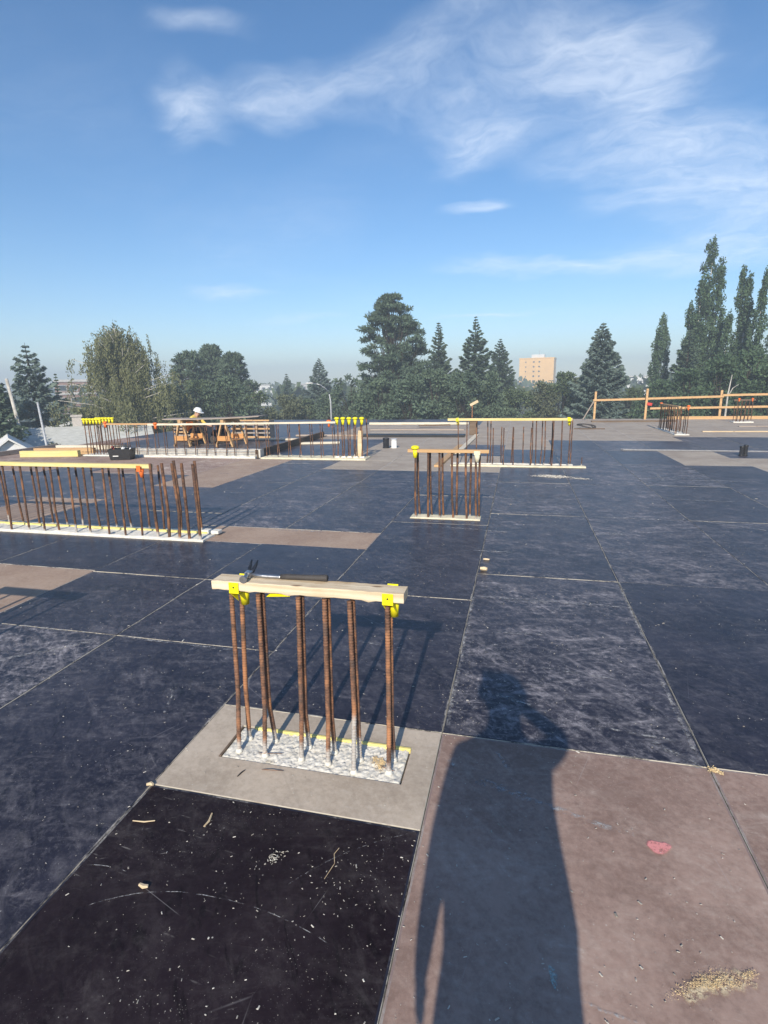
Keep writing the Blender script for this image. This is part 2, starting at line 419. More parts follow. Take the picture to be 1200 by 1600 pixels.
def mark_mat(name, c, lo=.45, hi=.62, scale=30, alpha=.9, wear=None):
    """worn flat mark: paint or chalk that has rubbed away in places"""
    m = NT(name); n = m.noise(scale, 6, .75)
    m.set('Base Color', c); m.set('Roughness', .8); m.set('Specular IOR Level', .1)
    k = m.ramp(n, lo, hi, 0, alpha)
    at = m.n.new('ShaderNodeAttribute'); at.attribute_name = 'edge'
    k = m.math('MULTIPLY', k, at.outputs['Fac'], clamp=True)
    m.set('Alpha', k)
    return m.mat
M_CHALK = mark_mat('chalk_scuff', (.46, .45, .44), .44, .66, 26, .8)
M_REDP = mark_mat('red_spray_paint', (.76, .30, .29), .30, .52, 46, .9)
M_TEAL = mark_mat('teal_spray_paint', (.36, .50, .49), .40, .60, 60, .7)

# ------------------------------------------------------------------ deck of plywood sheets
S, L = 1.22, 2.44
GAP = 0.002
deck = tag(link('formwork_deck', None, None, (0, 0, 0)), None, None, None, 'structure')
KM = {'dark': (M_DARK, E_DARK, RIM_DARK), 'night': (M_NIGHT, E_DARK, RIM_DARK), 'brown': (M_BROWN, E_BROWN, RIM_BROWN), 'tan': (M_TAN, E_BROWN, RIM_BROWN), 'pale': (M_PALE, E_PALE, RIM_PALE), 'raw': (M_RAW, E_PALE, RIM_PALE)}
SEAMS = []
_cache = {}
def sheet_mesh(w, l, kind):
    key = (round(w, 3), round(l, 3), kind)
    if key in _cache: return _cache[key]
    mb = MB(); hw, hl = w/2-GAP/2, l/2-GAP/2; c = .0025; rim = .0075
    def ring(a, z): return [(-hw+a, -hl+a, z), (hw-a, -hl+a, z), (hw-a, hl-a, z), (-hw+a, hl-a, z)]
    v = ring(0, -.018) + ring(0, -c) + ring(c, 0) + ring(c+rim, 0)
    side = lambda o: [(o+i, o+(i+1) % 4, o+4+(i+1) % 4, o+4+i) for i in range(4)]
    mb.add(v, [(3, 2, 1, 0)] + side(0) + side(4), 1); o = 0
    mb.f += side(8); mb.m += [2]*4; mb.sm += [False]*4
    mb.f.append([12, 13, 14, 15]); mb.m.append(0); mb.sm.append(False)
    _cache[key] = mb.mesh('plywood_sheet', list(KM[kind])); return _cache[key]
def sheet(u0, u1, v0, v1, kind='dark', dust=None, label=None):
    me = sheet_mesh(u1-u0, v1-v0, kind)
    o = link('plywood_sheet', me, deck, ((u0+u1)/2, (v0+v1)/2, random.uniform(-.0022, .0012)), (R(random.gauss(0, .035)), R(random.gauss(0, .05)), 0))
    o['dust'] = dust if dust is not None else random.uniform(.5, 1.15)
    if label: o['label'] = label
    SEAMS.append((u0, u1, v0, v1)); return o

CUSTOM = {   # strip index -> sheets from near to far: (v0, v1, kind, dust_sheen)
 -4: [(-1.81, -.6, 'dark', .7), (-.6, 1.85, 'tan', .8), (1.85, 4.29, 'dark', .5)],
 -3: [(-1.8, .64, 'dark', 2.7), (.64, 1.82, 'dark', .9), (1.82, 2.99, 'dark', .8)],
 -2: [(-1.80, .64, 'dark', .8), (.64, 1.82, 'dark', 1.0), (1.82, 2.99, 'dark', .5), (3.65, 5.98, 'dark', 1.5), (5.98, 8.40, 'dark', 1.5)],
 -1: [(-3.08, -.64, 'night', 1.0), (.0, 1.78, 'dark', .75), (1.78, 4.22, 'dark', .8), (4.22, 5.98, 'dark', 1.5), (5.98, 8.40, 'dark', 2.2)],
 0: [(-2.44, 0, 'brown', .7), (0, 2.44, 'dark', 1.9), (2.44, 4.88, 'dark', 1.5), (4.88, 7.32, 'dark', 2.0)],
 1: [(-2.44, 0, 'brown', .8), (0, 2.44, 'dark', .55), (2.44, 4.88, 'dark', 2.0), (4.88, 7.32, 'dark', 2.2)],
}
# areas of the deck that are not the dark film: (u0, u1, v0, v1, kind)
AREAS = [(-3.75, -.05, 8.6, 9.75, 'raw'), (-3.75, -1.15, 9.75, 14.6, 'raw'), (-6.2, -4.75, 6.9, 9.5, 'tan'), (-13.6, -6.1, 7.1, 9.8, 'brown'), (-13.6, -12.1, 6, 14, 'brown'),
         (-7.5, -6.15, 3.3, 4.5, 'tan'), (3.9, 6.3, 9.75, 11.25, 'raw'), (-6.3, -1.3, 15.2, 21.3, 'raw'), (-1.2, 13, 15.6, 24.5, 'raw'),
         (-1.15, 1.6, 13.2, 15.6, 'raw'), (-5.2, -4.3, 10.4, 14.5, 'tan')]
def kind_at(u, v):
    for a in AREAS:
        if a[0] <= u <= a[1] and a[2] <= v <= a[3]: return a[4]
    return 'dark'
def in_view(u, v, pad=1.9):
    du, dv = u-CAM.x, v-CAM.y
    if dv < -2.2: return False
    b = math.atan2(du, dv); d = math.hypot(du, dv); m = math.atan2(pad, max(d, .5))
    return -R(53)-m < b < R(27)+m
# light worn sheet with the column opening cut through it
mb = MB()
ox0, ox1, oy0, oy1 = -1.025, -.128, -.405, -.15
def ring4(x0, x1, y0, y1, z): return [(x0, y0, z), (x1, y0, z), (x1, y1, z), (x0, y1, z)]
a0, a1, b0, b1 = -1.22+.002, -.002, -.64+.002, -.002
mb.add(ring4(a0, a1, b0, b1, -.018)+ring4(a0, a1, b0, b1, -.003)+ring4(a0+.003, a1-.003, b0+.003, b1-.003, 0)+ring4(ox0, ox1, oy0, oy1, 0)+ring4(ox0, ox1, oy0, oy1, -.03),
       [(0,1,5,4),(1,2,6,5),(2,3,7,6),(3,0,4,7),(4,5,9,8),(5,6,10,9),(6,7,11,10),(7,4,8,11)], 1)
mb.f += [[8,9,13,12],[9,10,14,13],[10,11,15,14],[11,8,12,15]]; mb.m += [0]*4; mb.sm += [False]*4
mb.f += [[12,13,17,16],[13,14,18,17],[14,15,19,18],[15,12,16,19]]; mb.m += [1]*4; mb.sm += [False]*4
o = link('plywood_sheet', mb.mesh('plywood_sheet_cut', [M_PALE, E_PALE]), deck, (0, 0, 0)); o['dust'] = .8
o['label'] = 'pale worn plywood sheet with rectangular opening for the nearest dowels'
SEAMS.append((-1.22, 0, -.64, 0))
# ripped brown sheet laid crosswise
sheet(-3.36, -1.22, 2.99, 3.65, 'tan', .7, 'narrow tan plywood strip laid crosswise beside the left wall dowels')
for k, lst in CUSTOM.items():
    for (v0, v1, kd, du) in lst: sheet(k*S, (k+1)*S, v0, v1, kd, du)
sheet(-3.66, -3.36, 2.99, 3.65, 'dark', .6)
TOPS = {-4: 4.29, -3: 3.65, -2: 8.40, -1: 8.40, 0: 7.32, 1: 7.32}
for k in range(-11, 11):
    off = {2: 0.0, 3: 0.0, 4: 1.22, 5: 1.22}.get(k, random.choice([0, 1.22, .6, 1.83]))
    v = TOPS.get(k, -4.88+off)
    while v < 24.3:
        v1 = v+L
        if k in TOPS and v == TOPS[k] and (k == -3): v1 = 5.98
        if v1 > 24.3: v1 = 24.4
        if k < -2 and v >= 8.4 and v < 9.7: v1 = 9.75
        if v1-v < .4: v = v1; continue
        uc, vc = (k+.5)*S, (v+v1)/2
        cu, cv = [(k*S, v), ((k+1)*S, v), (k*S, v1), ((k+1)*S, v1), (uc, vc)], None
        kd = kind_at(uc, vc)
        if k >= 2 and vc < .0: kd = 'brown'
        if any(in_view(*q) for q in cu) and not (uc > 13.2):
            sheet(k*S, (k+1)*S, v, v1, kd, random.uniform(.45, 1.2) if v < 2.3 else random.uniform(1.1, 2.6))  # extra dust on farther sheets also paints in their grazing sheen
        v = v1
# supporting frame under the sheets
mb = MB(); mb.box(-13.42, 13.4, -8, 24.39, -.24, -.032)
tag(link('deck_framing', mb.mesh('deck_framing', M_WOODB)), kind='structure')
mb = MB()
for x in np.arange(-13, 13.2, 3.2):
    for y in np.arange(-7, 24, 4.4): mb.box(x-.05, x+.05, y-.05, y+.05, -7, -.245)
tag(link('deck_shores', mb.mesh('deck_shores', M_STEEL)), kind='structure')

# flat worn marks on the sheets
def mark(u0, v0, u1, v1, w, mat, name='chalk_mark', label=None, seg=12, z=.0016, bend=0):
    d = Vector((u1-u0, v1-v0, 0)); n = Vector((-d.y, d.x, 0)).normalized()
    v, f, e = [], [], []
    for i in range(seg+1):
        t = i/seg; p = Vector((u0, v0, z)) + d*t + n*(random.uniform(-.15, .15)*w + bend*4*t*(1-t))
        for j, s_ in enumerate((-1, -.35, .35, 1)):
            v.append(p+n*s_*w*random.uniform(.35, .6)); e.append(0 if j in (0, 3) or i in (0, seg) else 1)
    for i in range(seg):
        for j in range(3): f.append((i*4+j, (i+1)*4+j, (i+1)*4+j+1, i*4+j+1))
    me = bpy.data.meshes.new(name); me.from_pydata(v, [], f); me.materials.append(mat)
    at = me.attributes.new('edge', 'FLOAT', 'POINT'); at.data.foreach_set('value', e)
    o = link(name, me, deck)
    if label: o['label'] = label
    return o
def disc_mark(u, v, ru, rv, rot, mat, name, label, z=.0018):
    n = 20; vv, f, e = [(0, 0, 0)], [], [1]
    for k, q in ((.55, 1), (.85, 1), (1.05, 0)):
        for i in range(n):
            a = 2*pi*i/n; r_ = k*(1+.13*sin(3*a+1)+random.uniform(-.08, .08)); vv.append((ru*r_*cos(a), rv*r_*sin(a), 0)); e.append(q)
    for i in range(n):
        j = (i+1) % n; f += [(0, 1+i, 1+j), (1+i, 1+n+i, 1+n+j, 1+j), (1+n+i, 1+2*n+i, 1+2*n+j, 1+n+j)]
    me = bpy.data.meshes.new(name); me.from_pydata(vv, [], f); me.materials.append(mat)
    at = me.attributes.new('edge', 'FLOAT', 'POINT'); at.data.foreach_set('value', e)
    o = link(name, me, deck, (u, v, z), (0, 0, rot)); o['label'] = label; return o
mark(.03, 1.88, 1.2, 1.86, .05, M_CHALK); mark(.25, 1.82, .6, 1.83, .02, M_CHALK)
mark(.22, 1.22, .55, 1.25, .03, M_CHALK); mark(.42, 1.19, .425, 1.33, .015, M_CHALK); mark(.5, .78, .95, .72, .02, M_CHALK)
mark(.75, .22, 1.15, .17, .022, M_CHALK); mark(.25, .42, .45, .33, .05, M_CHALK); mark(.17, 1.02, .27, 1.03, .02, M_CHALK)
mark(.18, -.31, .82, -.49, .035, M_CHALK, label='pale scuffed streak running across the brown sheet'); mark(.20, -.30, .42, -.37, .05, M_CHALK)
mark(.27, -.08, .33, -.2, .03, M_CHALK); mark(.05, -.2, .1, -.24, .03, M_CHALK); mark(.55, -1.15, .82, -1.19, .012, M_CHALK)
mark(-.75, .9, -.35, .84, .02, M_CHALK); mark(-2.4, .63, -1.5, .6, .035, M_CHALK); mark(-1.6, .1, -1.5, -.15, .02, M_CHALK)
mark(-3.3, .645, -2.5, .63, .03, M_CHALK); mark(-3.6, -.4, -2.5, .55, .05, M_CHALK)
mark(1.0, .15, 1.2, -.01, .05, M_CHALK); mark(1.19, .8, 1.19, .05, .03, M_CHALK); mark(1.21, 2.3, 1.21, 1.3, .03, M_CHALK)
mark(.015, 1.9, .015, .9, .035, M_CHALK); mark(.02, .9, .02, .05, .03, M_CHALK)
for q, bd in (((1.5, 1.0, 1.7, .95), .01), ((2.2, .8, 2.22, .45), .01), ((-.42, -.98, -.04, -.665), .03), ((-.135, -.74, -.12, -.82), .01), ((-1.08, -1.22, -.72, -1.085), .03), ((-.72, -1.085, -.18, -1.16), .03), ((-1.2, -1.07, -1.02, -1.06), .01)): mark(*q, .0045, M_CHALK, bend=bd, seg=22)
for q in ((1.0, 7.2, 1.7, 7.25), (-2.4, 7.1, -1.3, 7.2), (-3.5, 6.4, -2.6, 6.3), (2.4, 6.2, 3.4, 6.15), (-.9, 5.6, -.3, 5.65), (.1, 5.0, 1.0, 5.02), (3.2, 7.9, 4.4, 7.95), (-4.4, 8.0, -3.0, 8.1), (1.3, 4.9, 2.4, 4.86), (2.5, 4.9, 3.2, 4.5)): mark(*q, .07, M_CHALK)
M_SAWP = mark_mat('sawdust_film', (.66, .54, .36), .44, .56, 52, .95)
mark(.84, -1.085, .93, -1.015, .05, M_SAWP, 'sawdust_film', 'thin film of sawdust dried onto the brown sheet', 8); mark(.90, -1.025, 1.06, -.97, .065, M_SAWP, 'sawdust_film', None, 8, .0014)
for _k in range(46):
    _x, _y = random.uniform(-6, 6.5), random.uniform(2.6, 11)
    if _y > 8.4 and _x < 0 or (_x < -2.8 and _y < 3.8): continue
    _a = random.choice((0, 0, .1, -.15, 1.5)); _l = random.uniform(.25, 1.1); mark(_x, _y, _x+_l*cos(_a), _y+_l*sin(_a), random.uniform(.02, .08), M_CHALK)
disc_mark(.893, -.525, .044, .032, .2, M_REDP, 'paint_mark', 'round blotch of red spray paint on the brown sheet')
disc_mark(.478, -1.095, .012, .034, .15, M_TEAL, 'paint_mark', 'small teal paint dash on the brown sheet')

# ------------------------------------------------------------------ loose litter on the deck
def chips(name, pts, sizes, mat, asp=(1, 5), flat=.35, label=None, cat=None):
    v, f = [], []
    for (x, y, z), s_ in zip(pts, sizes):
        a = random.uniform(0, 2*pi); l = s_*random.uniform(*asp); w = s_*random.uniform(.5, 1); h = s_*flat*random.uniform(.5, 1.2)
        ca, sa = cos(a), sin(a); o = len(v)
        for (p, q, t) in ((-l/2, -w/2, 0), (l/2, -w/3, 0), (l/2.4, w/2, 0), (-l/2.2, w/3, 0), (-l/3, 0, h), (l/3, 0, h)):
            v.append((x+p*ca-q*sa, y+p*sa+q*ca, z+t))
        f += [(o, o+1, o+5, o+4), (o+1, o+2, o+5), (o+2, o+3, o+4, o+5), (o+3, o, o+4)]
    me = bpy.data.meshes.new(name); me.from_pydata(v, [], f); me.materials.append(mat)
    return tag(link(name, me), label, cat, None, 'stuff')
def chip_mat(name, a, b):
    m = NT(name); g = m.n.new('ShaderNodeNewGeometry'); m.set('Base Color', m.mix(g.outputs['Random Per Island'], a, b)); m.set('Roughness', .8); m.set('Specular IOR Level', .1); return m.mat
M_CHIP = chip_mat('pale_chips', (.26, .235, .20), (.60, .57, .51)); M_SAW = chip_mat('sawdust', (.50, .36, .19), (.72, .57, .34))
pts, sz = [], []
while len(pts) < 3600:
    d = 1.0+random.random()**1.5*9; b = R(random.uniform(-52, 26)); x, y = CAM.x+d*sin(b), CAM.y+d*cos(b)
    pts.append((x, y, .001)); sz.append(min(.013, random.lognormvariate(-6.35, .62))*(.75+.13*d))
for _ in range(420):
    d = 1.1+random.random()*4; b = R(random.uniform(-50, 24)); x, y = CAM.x+d*sin(b), CAM.y+d*cos(b)
    pts.append((x, y, .001)); sz.append(random.uniform(.003, .0075))
for _ in range(300):
    x, y = random.choice(((random.gauss(-.2, .13), random.gauss(-.98, .13)), (random.gauss(-.45, .3), random.gauss(-.9, .2)), (random.gauss(.08, .06), random.gauss(.25, .25)), (random.gauss(.3, .2), random.gauss(1.0, .4))))
    pts.append((x, y, .001)); sz.append(random.uniform(.0018, .005))
for _ in range(1100):
    s_ = random.choice(SEAMS)
    if s_[2] > 9: continue
    t = random.random(); x, y = ((s_[0], s_[2]+t*(s_[3]-s_[2])) if random.random() < .6 else (s_[0]+t*(s_[1]-s_[0]), s_[2]))
    d = math.hypot(x-CAM.x, y-CAM.y)
    pts.append((x+random.gauss(0, .012), y+random.gauss(0, .012), .001)); sz.append(min(.018, random.lognormvariate(-5.95, .6))*(.75+.13*d))
chips('wood_litter', pts, sz, M_CHIP, (.9, 2.1), .35, 'pale wood chips and grit scattered over the deck sheets', 'litter')
def heap(label, cx, cy, rx, ry, rot, n, size, mat, gaps=.25):
    p, s_ = [], []
    ks = [(random.gauss(0, .5), random.gauss(0, .4), random.uniform(.15, .4)) for _ in range(9)]
    for _ in range(n):
        k = random.choice(ks); a, b = k[0]+random.gauss(0, k[2]), k[1]+random.gauss(0, k[2])
        x, y = a*rx, b*ry; p.append((cx+x*cos(rot)-y*sin(rot), cy+x*sin(rot)+y*cos(rot), .001+random.random()*.004)); s_.append(size*random.uniform(.5, 1.4))
    return chips('sawdust', p, s_, mat, (1, 2.5), .5, label, 'sawdust')
heap('sawdust spilled on the brown sheet in the near corner', .95, -1.005, .085, .028, .42, 1100, .0017, M_SAW)
heap('pale sawdust streak on the dark deck before the yellow board dowels', 1.05, 8.0, .42, .16, -.25, 900, .011, M_CHIP)
heap('wood shavings at the joint corner of two brown sheets', 1.235, -.02, .03, .02, -.6, 130, .005, M_SAW)
heap('scattered pale scrapings in the middle of the near black sheet', -.52, -.89, .06, .03, .9, 60, .0042, M_CHIP)
def splinter(label, pts_, w, mat=M_WOOD, name='wood_splinter'):
    mb = MB(); k = len(pts_)
    mb.tube([Vector((x, y, w*.45)) for x, y in pts_], [w*(.35 if i in (0, k-1) else .5) for i in range(k)], 5, smooth=False)
    tag(link(name, mb.mesh(name, mat)), label, 'splinter')
# ------------------------------------------------------------------ rebar dowels
def rebar_mesh(path, r, ribs=False, n=6, mat=M_RUST, name='rebar'):
    mb = MB(); path = [Vector(p) for p in path]
    if ribs:
        ln = sum((path[i+1]-path[i]).length for i in range(len(path)-1)); pts, rad = [], []
        pitch = .0135
        for i in range(len(path)-1):
            a, b = path[i], path[i+1]; m = max(1, round((b-a).length/pitch))
            for j in range(m):
                for q, rr in ((0, r*.93), (.42, r*.93), (.6, r*1.1), (.82, r*1.1)):
                    pts.append(a+(b-a)*((j+q)/m)); rad.append(rr)
        pts.append(path[-1]); rad.append(r*.9)
        mb.tube(pts, rad, n)
        # diagonal slant of the ribs: shear each ring a little
    else: mb.tube(path, r, n)
    return mb.mesh(name, mat)

# nearest column: pairs of bars rising through the opening
near = thing('rebar_dowels', 'nearest column dowels, pairs of rusty ribbed rebar in a concrete patch', 'rebar dowels', (-.575, -.28, 0))
def conc_patch(w, d, z, nx, ny, amp, name='concrete_base', mat=M_CONC, skirt=.05):
    v, f = [], []
    rr = np.random.default_rng(5); g = rr.normal(0, 1, (ny+1, nx+1)); g = (g+np.roll(g, 1, 0)+np.roll(g, 1, 1)+np.roll(g, -1, 0))/2
    for j in range(ny+1):
        for i in range(nx+1):
            e = 0 if 0 < i < nx and 0 < j < ny else -1
            v.append((-w/2+w*i/nx, -d/2+d*j/ny, z+g[j, i]*amp if e == 0 else z-.002))
    for j in range(ny):
        for i in range(nx): a = j*(nx+1)+i; f.append((a, a+1, a+nx+2, a+nx+1))
    o = len(v); v += [(-w/2, -d/2, z-skirt), (w/2, -d/2, z-skirt), (w/2, d/2, z-skirt), (-w/2, d/2, z-skirt)]
    nn = nx+1
    rim = [list(range(nn)), [j*nn+nx for j in range(ny+1)], [ny*nn+i for i in range(nx, -1, -1)], [j*nn for j in range(ny, -1, -1)]]
    for q, e in enumerate(rim):
        f.append([o+q, o+(q+1) % 4] + e[::-1])
    me = bpy.data.meshes.new(name); me.from_pydata(v, [], f); me.materials.append(mat)
    me.polygons.foreach_set('use_smooth', [True]*(nx*ny)+[False]*4)
    return me
link('concrete_base', conc_patch(.875, .238, -.004, 130, 36, .0027), near, (0, .001, 0))
mb = MB(); mb.bbox(-.375, .445, .110, .127, -.02, .007, .003); link('form_strip', mb.mesh('form_strip', M_YELP), near)
mb = MB(); mb.bbox(-.449, -.438, -.12, .105, -.02, .004, .002); link('form_strip', mb.mesh('form_strip', M_WOODB), near)
BARS = [  # base u, top u, front v, back v, kink height, mortar coat height
 (-.946, -.930, -.345, -.245, .30, .05), (-.808, -.796, -.348, -.237, .23, .07), (-.625, -.603, -.338, -.247, .21, .09), (-.490, -.480, -.342, -.256, .21, .07), (-.356, -.366, -.372, -.284, .29, .26), (-.199, -.197, -.340, -.251, .22, .05)]
for i, (u0, ut, vf, vb_, kz, coat) in enumerate(BARS):
    for fb in (0, 1):
        v0 = (vf, vb_)[fb]; vt = (-.320, -.290)[fb]; ut_ = ut + (0, .006)[fb]; u1 = u0 + (0, .004)[fb]
        if i == 0 and fb: ut_ += .03
        vm = vt + (v0-vt)*.12; um = ut_ + (u1-ut_)*(.75 if i else .5)
        x0, y0 = u1+.575, v0+.28
        path = [(0, 0, -.05), (0, 0, .01), ((um-u1)*.6, (vm-v0)*.55, kz*.6), (um-u1, vm-v0, kz), (ut_-u1, vt-v0, .815)]
        o = link('rebar', rebar_mesh(path,   .0108, True, 10), near, (x0, y0, 0)); o['coat'] = coat if not (i == 4 and fb) else .12
        mb = MB(); rr = .018+.004*random.random()
        mb.lathe([(rr, -.004), (rr*.8, .004), (.014, .009), (.0125, .014)], 9, 0); link('mortar_collar', mb.mesh('mortar_collar', M_CONC), near, (x0, y0, 0))
for w_ in ([(-.27, -.06, .002), (-.24, -.075, .012), (-.2, -.06, .008), (-.15, -.052, .01)], [(-.2, -.17, .004), (-.16, -.185, .02), (-.1, -.16, .006)], [(.33, -.03, .004), (.36, -.06, .02), (.40, -.05, .004)]):
    mb = MB(); mb.tube(w_, .0018, 5); link('tie_wire', mb.mesh('tie_wire', M_RUST), near)
heap('straw coloured sawdust on the concrete under the nearest dowels', -.25, -.29, .03, .045, .3, 500, .003, M_SAW)

def board(label, x0, y0, x1, y1, z, w, t, mat, name='lumber_board', cat='board', group=None, bow=0, sz=0.003, dz=0, rag=0.0012, seg=.35):
    """squared timber from (x0,y0) to (x1,y1); z is its underside"""
    d = Vector((x1-x0, y1-y0, dz)); ln = d.length; mb = MB()
    n = max(2, int(ln/seg)); ys, zs = w/2, t
    prof = [(-ys+sz, 0), (ys-sz, 0), (ys, sz), (ys, zs-sz), (ys-sz, zs), (-ys+sz, zs), (-ys, zs-sz), (-ys, sz)]
    v, f = [], []
    rr = random.Random(hash(label) % 1000 if False else len(label)*7+int(ln*100))
    for i in range(n+1):
        s_ = i/n; b = bow*4*s_*(1-s_); jy, jz = rr.uniform(-1, 1)*rag, rr.uniform(-1, 1)*rag*.6
        v += [(-ln/2+ln*s_, y+jy+rr.uniform(-1, 1)*rag*.5, q+b+jz+rr.uniform(-1, 1)*rag*.5-(.006 if rag > .0015 and q < .005 and rr.random() < .12 else 0)) for y, q in prof]
    for i in range(n):
        for j in range(8): a = i*8+j; b = i*8+(j+1) % 8; f.append((a, a+8, b+8, b))
    f.append(list(range(8))); f.append([n*8+j for j in range(8)][::-1])
    mb.add(v, [q[::-1] for q in f])
    o = link(name, mb.mesh(name, mat), None, ((x0+x1)/2, (y0+y1)/2, z+dz/2), (0, -math.asin(dz/ln) if dz else 0, math.atan2(d.y, d.x)))
    tag(o, label, cat, group); return o

board('short pale lumber board lying across the nearest dowels', -1.004, -.308, -.118, -.308, .836, .095, .042, M_WOODN, rag=.0017, seg=.03)

# yellow saddle caps that hold the near board
def saddle_cap(loc, label, flip, mat=M_YEL, rz=0, sc=1.0, group=None):
    t = thing('bar_protector', label, 'rebar cap', loc, rz, group)
    mb = MB()
    mb.bbox(-.024, .024, -.054, -.0495, -.012, .040, .0015)       # front plate
    mb.bbox(-.024, .024, .0495, .054, -.012, .046, .0015)         # back plate
    mb.bbox(-.024, .024, -.0485, .0485, -.012, -.007, .0015)      # seat
    link('saddle', mb.mesh('saddle', mat), t, scale=(sc,)*3)
    mb = MB()
    prof = [(.0205, -.088), (.0205, -.013), (.0168, -.013), (.0168, -.088)]
    mb.lathe([(.0150, -.086), (.0185, -.088), (.0230, -.0125)], 14, 0, Matrix.Translation((.012, .020, 0)))
    link('sleeve', mb.mesh('sleeve', mat), t, scale=(sc,)*3)
    for sx in (-1, 1):   # triangular gussets under the seat
        x = sx*.0205; mb = MB(); mb.add([(x-.002, -.049, -.0125), (x-.002, .01, -.0125), (x-.002+.006, .008, -.07), (x+.002, -.049, -.0125), (x+.002, .01, -.0125), (x+.002+.006, .008, -.07)], [(0, 1, 2), (5, 4, 3), (0, 3, 4, 1), (1, 4, 5, 2), (2, 5, 3, 0)])
        link('gusset', mb.mesh('gusset', mat), t, scale=(sc,)*3)
    mb = MB(); mb.lathe([(.0042, 0), (.0042, .0012), (.002, .002)], 8, 0, Matrix.Translation((0, -.0542, .018)) @ Matrix.Rotation(pi/2, 4, 'X')); link('nail_hole', mb.mesh('nail_hole', M_BLACK), t, scale=(sc,)*3)
    return t
saddle_cap((-.893, -.308, .836), 'yellow plastic cap gripping the hammer end of the near board', 0)
saddle_cap((-.186, -.308, .836), 'yellow plastic cap gripping the bare right end of the near board', 1)
mb = MB(); mb.add([(-.05, -.02, 0), (.06, -.012, .004), (.05, .012, .003), (-.03, .016, 0), (-.05, -.02, -.002), (.06, -.012, .002), (.05, .012, .001), (-.03, .016, -.002)], [(0,1,2,3),(7,6,5,4),(0,4,5,1),(1,5,6,2),(2,6,7,3),(3,7,4,0)])
tag(link('plastic_flap', mb.mesh('plastic_flap', M_YEL), None, (-.69, -.335, .828), (R(25), 0, 0)), 'small yellow plastic scrap poking out beneath the near board', 'scrap')
# hammer lying on the board
hm = thing('hammer', 'steel claw hammer with dark rubber grip lying on the near board', 'hammer', (-.86, -.30, .879), R(3))
mb = MB()
Mx = Matrix.Translation((0, 0, .017))
mb.tube([(.012, -.062, .014), (.012, -.05, .014)], .0165, 14); mb.tube([(.012, -.05, .014), (.012, -.03, .017), (.012, -.012, .018)], [.012, .0095, .014], 12)
mb.bbox(-.002, .026, -.016, .02, .004, .033, .004)
link('hammer_head', mb.mesh('hammer_head', M_STEELL), hm)
mb = MB()
for s_ in (-1, 1):
    mb.tube([(.012+s_*.006, .015, .02), (.012+s_*.010, .035, .028), (.014+s_*.013, .055, .045), (.018+s_*.015, .068, .066)], [.010, .009, .007, .003], 8)
link('claw', mb.mesh('claw', M_STEEL), hm)
mb = MB(); mb.tube([(.02, .002, .016), (.08, .003, .0125), (.16, .004, .011), (.17, .004, .011)], [.010, .008, .0085, .009], 10); link('shank', mb.mesh('shank', M_STEELL), hm)
mb = MB(); mb.tube([(.165, .004, .013), (.2, .004, .0145), (.28, .005, .0145), (.35, .006, .0155), (.378, .006, .016), (.384, .006, .016)], [.011, .0135, .0125, .0145, .016, .012], 12); link('grip', mb.mesh('grip', M_GRIP), hm)

# the next column just outside the left edge: its shadow falls into view
nb_ = thing('rebar_dowels', 'dowel column just outside the left edge, its shadow falling on the tan sheet', 'rebar dowels', (-3.66, -.28, 0))
link('concrete_base', bpy.data.meshes['concrete_base'], nb_, (0, .001, .006))
for ch in [c_ for c_ in near.children if c_.name.startswith('rebar')]:
    o = ch.copy(); COL.objects.link(o); o.parent = nb_
board('lumber board on the dowel column outside the left edge', -4.1, -.308, -3.2, -.308, .836, .095, .042, M_WOOD)
# generic wall or column of bars
def bar_variants(h, r, kink, n=6, k=4, mat=M_RUSTF):
    out = []
    for i in range(k):
        a, b = random.gauss(0, .012), random.gauss(0, .012)
        out.append(rebar_mesh([(0, 0, -.03), (0, 0, .03), (a, kink*.5+b, h*.35), (a*.6+random.gauss(0, .01), kink+b*.4, h)], r, False, n, mat))
    return out
def row(parent, u0, u1, n, v, h, r, kink=0, sides=6, jit=.02, variants=None, mat=M_RUSTF):
    vs_ = variants or bar_variants(h, r, kink, sides, 5, mat); px_, py_ = parent.location.x, parent.location.y
    for i in range(n):
        u = u0+(u1-u0)*i/max(1, n-1)+random.uniform(-jit, jit)
        link('rebar', random.choice(vs_), parent, (u-px_, v-py_+random.uniform(-.01, .01), random.uniform(-.012, .0)))
def kerb(parent, u0, u1, v0, v1, h, mat=M_CONC, name='concrete_kerb', amp=.004):
    w, d = u1-u0, v1-v0
    o = link(name, conc_patch(w, d, h, max(6, int(w/.06)), max(3, int(d/.06)), amp, name, mat, h+.01), parent, ((u0+u1)/2-parent.location.x, (v0+v1)/2-parent.location.y, 0)); return o
def mush_cap(loc, label, mat=M_YEL, group=None, sc=1.0):
    t = thing('bar_protector', label, 'rebar cap', loc, random.uniform(0, 1), group)
    link('cap_head', ME_CAPH[mat.name], t, scale=(sc,)*3); link('sleeve', ME_CAPS[mat.name], t, scale=(sc,)*3); return t
ME_CAPH, ME_CAPS = {}, {}
for m_ in (M_YEL, M_ORG):
    mb = MB(); mb.lathe([(.036, 0), (.042, .006), (.042, .018), (.034, .03), (.015, .036)], 12); ME_CAPH[m_.name] = mb.mesh('cap_head', m_)
    mb = MB(); mb.lathe([(.017, -.085), (.019, -.085), (.027, -.002), (.02, -.002)], 10); ME_CAPS[m_.name] = mb.mesh('sleeve', m_)

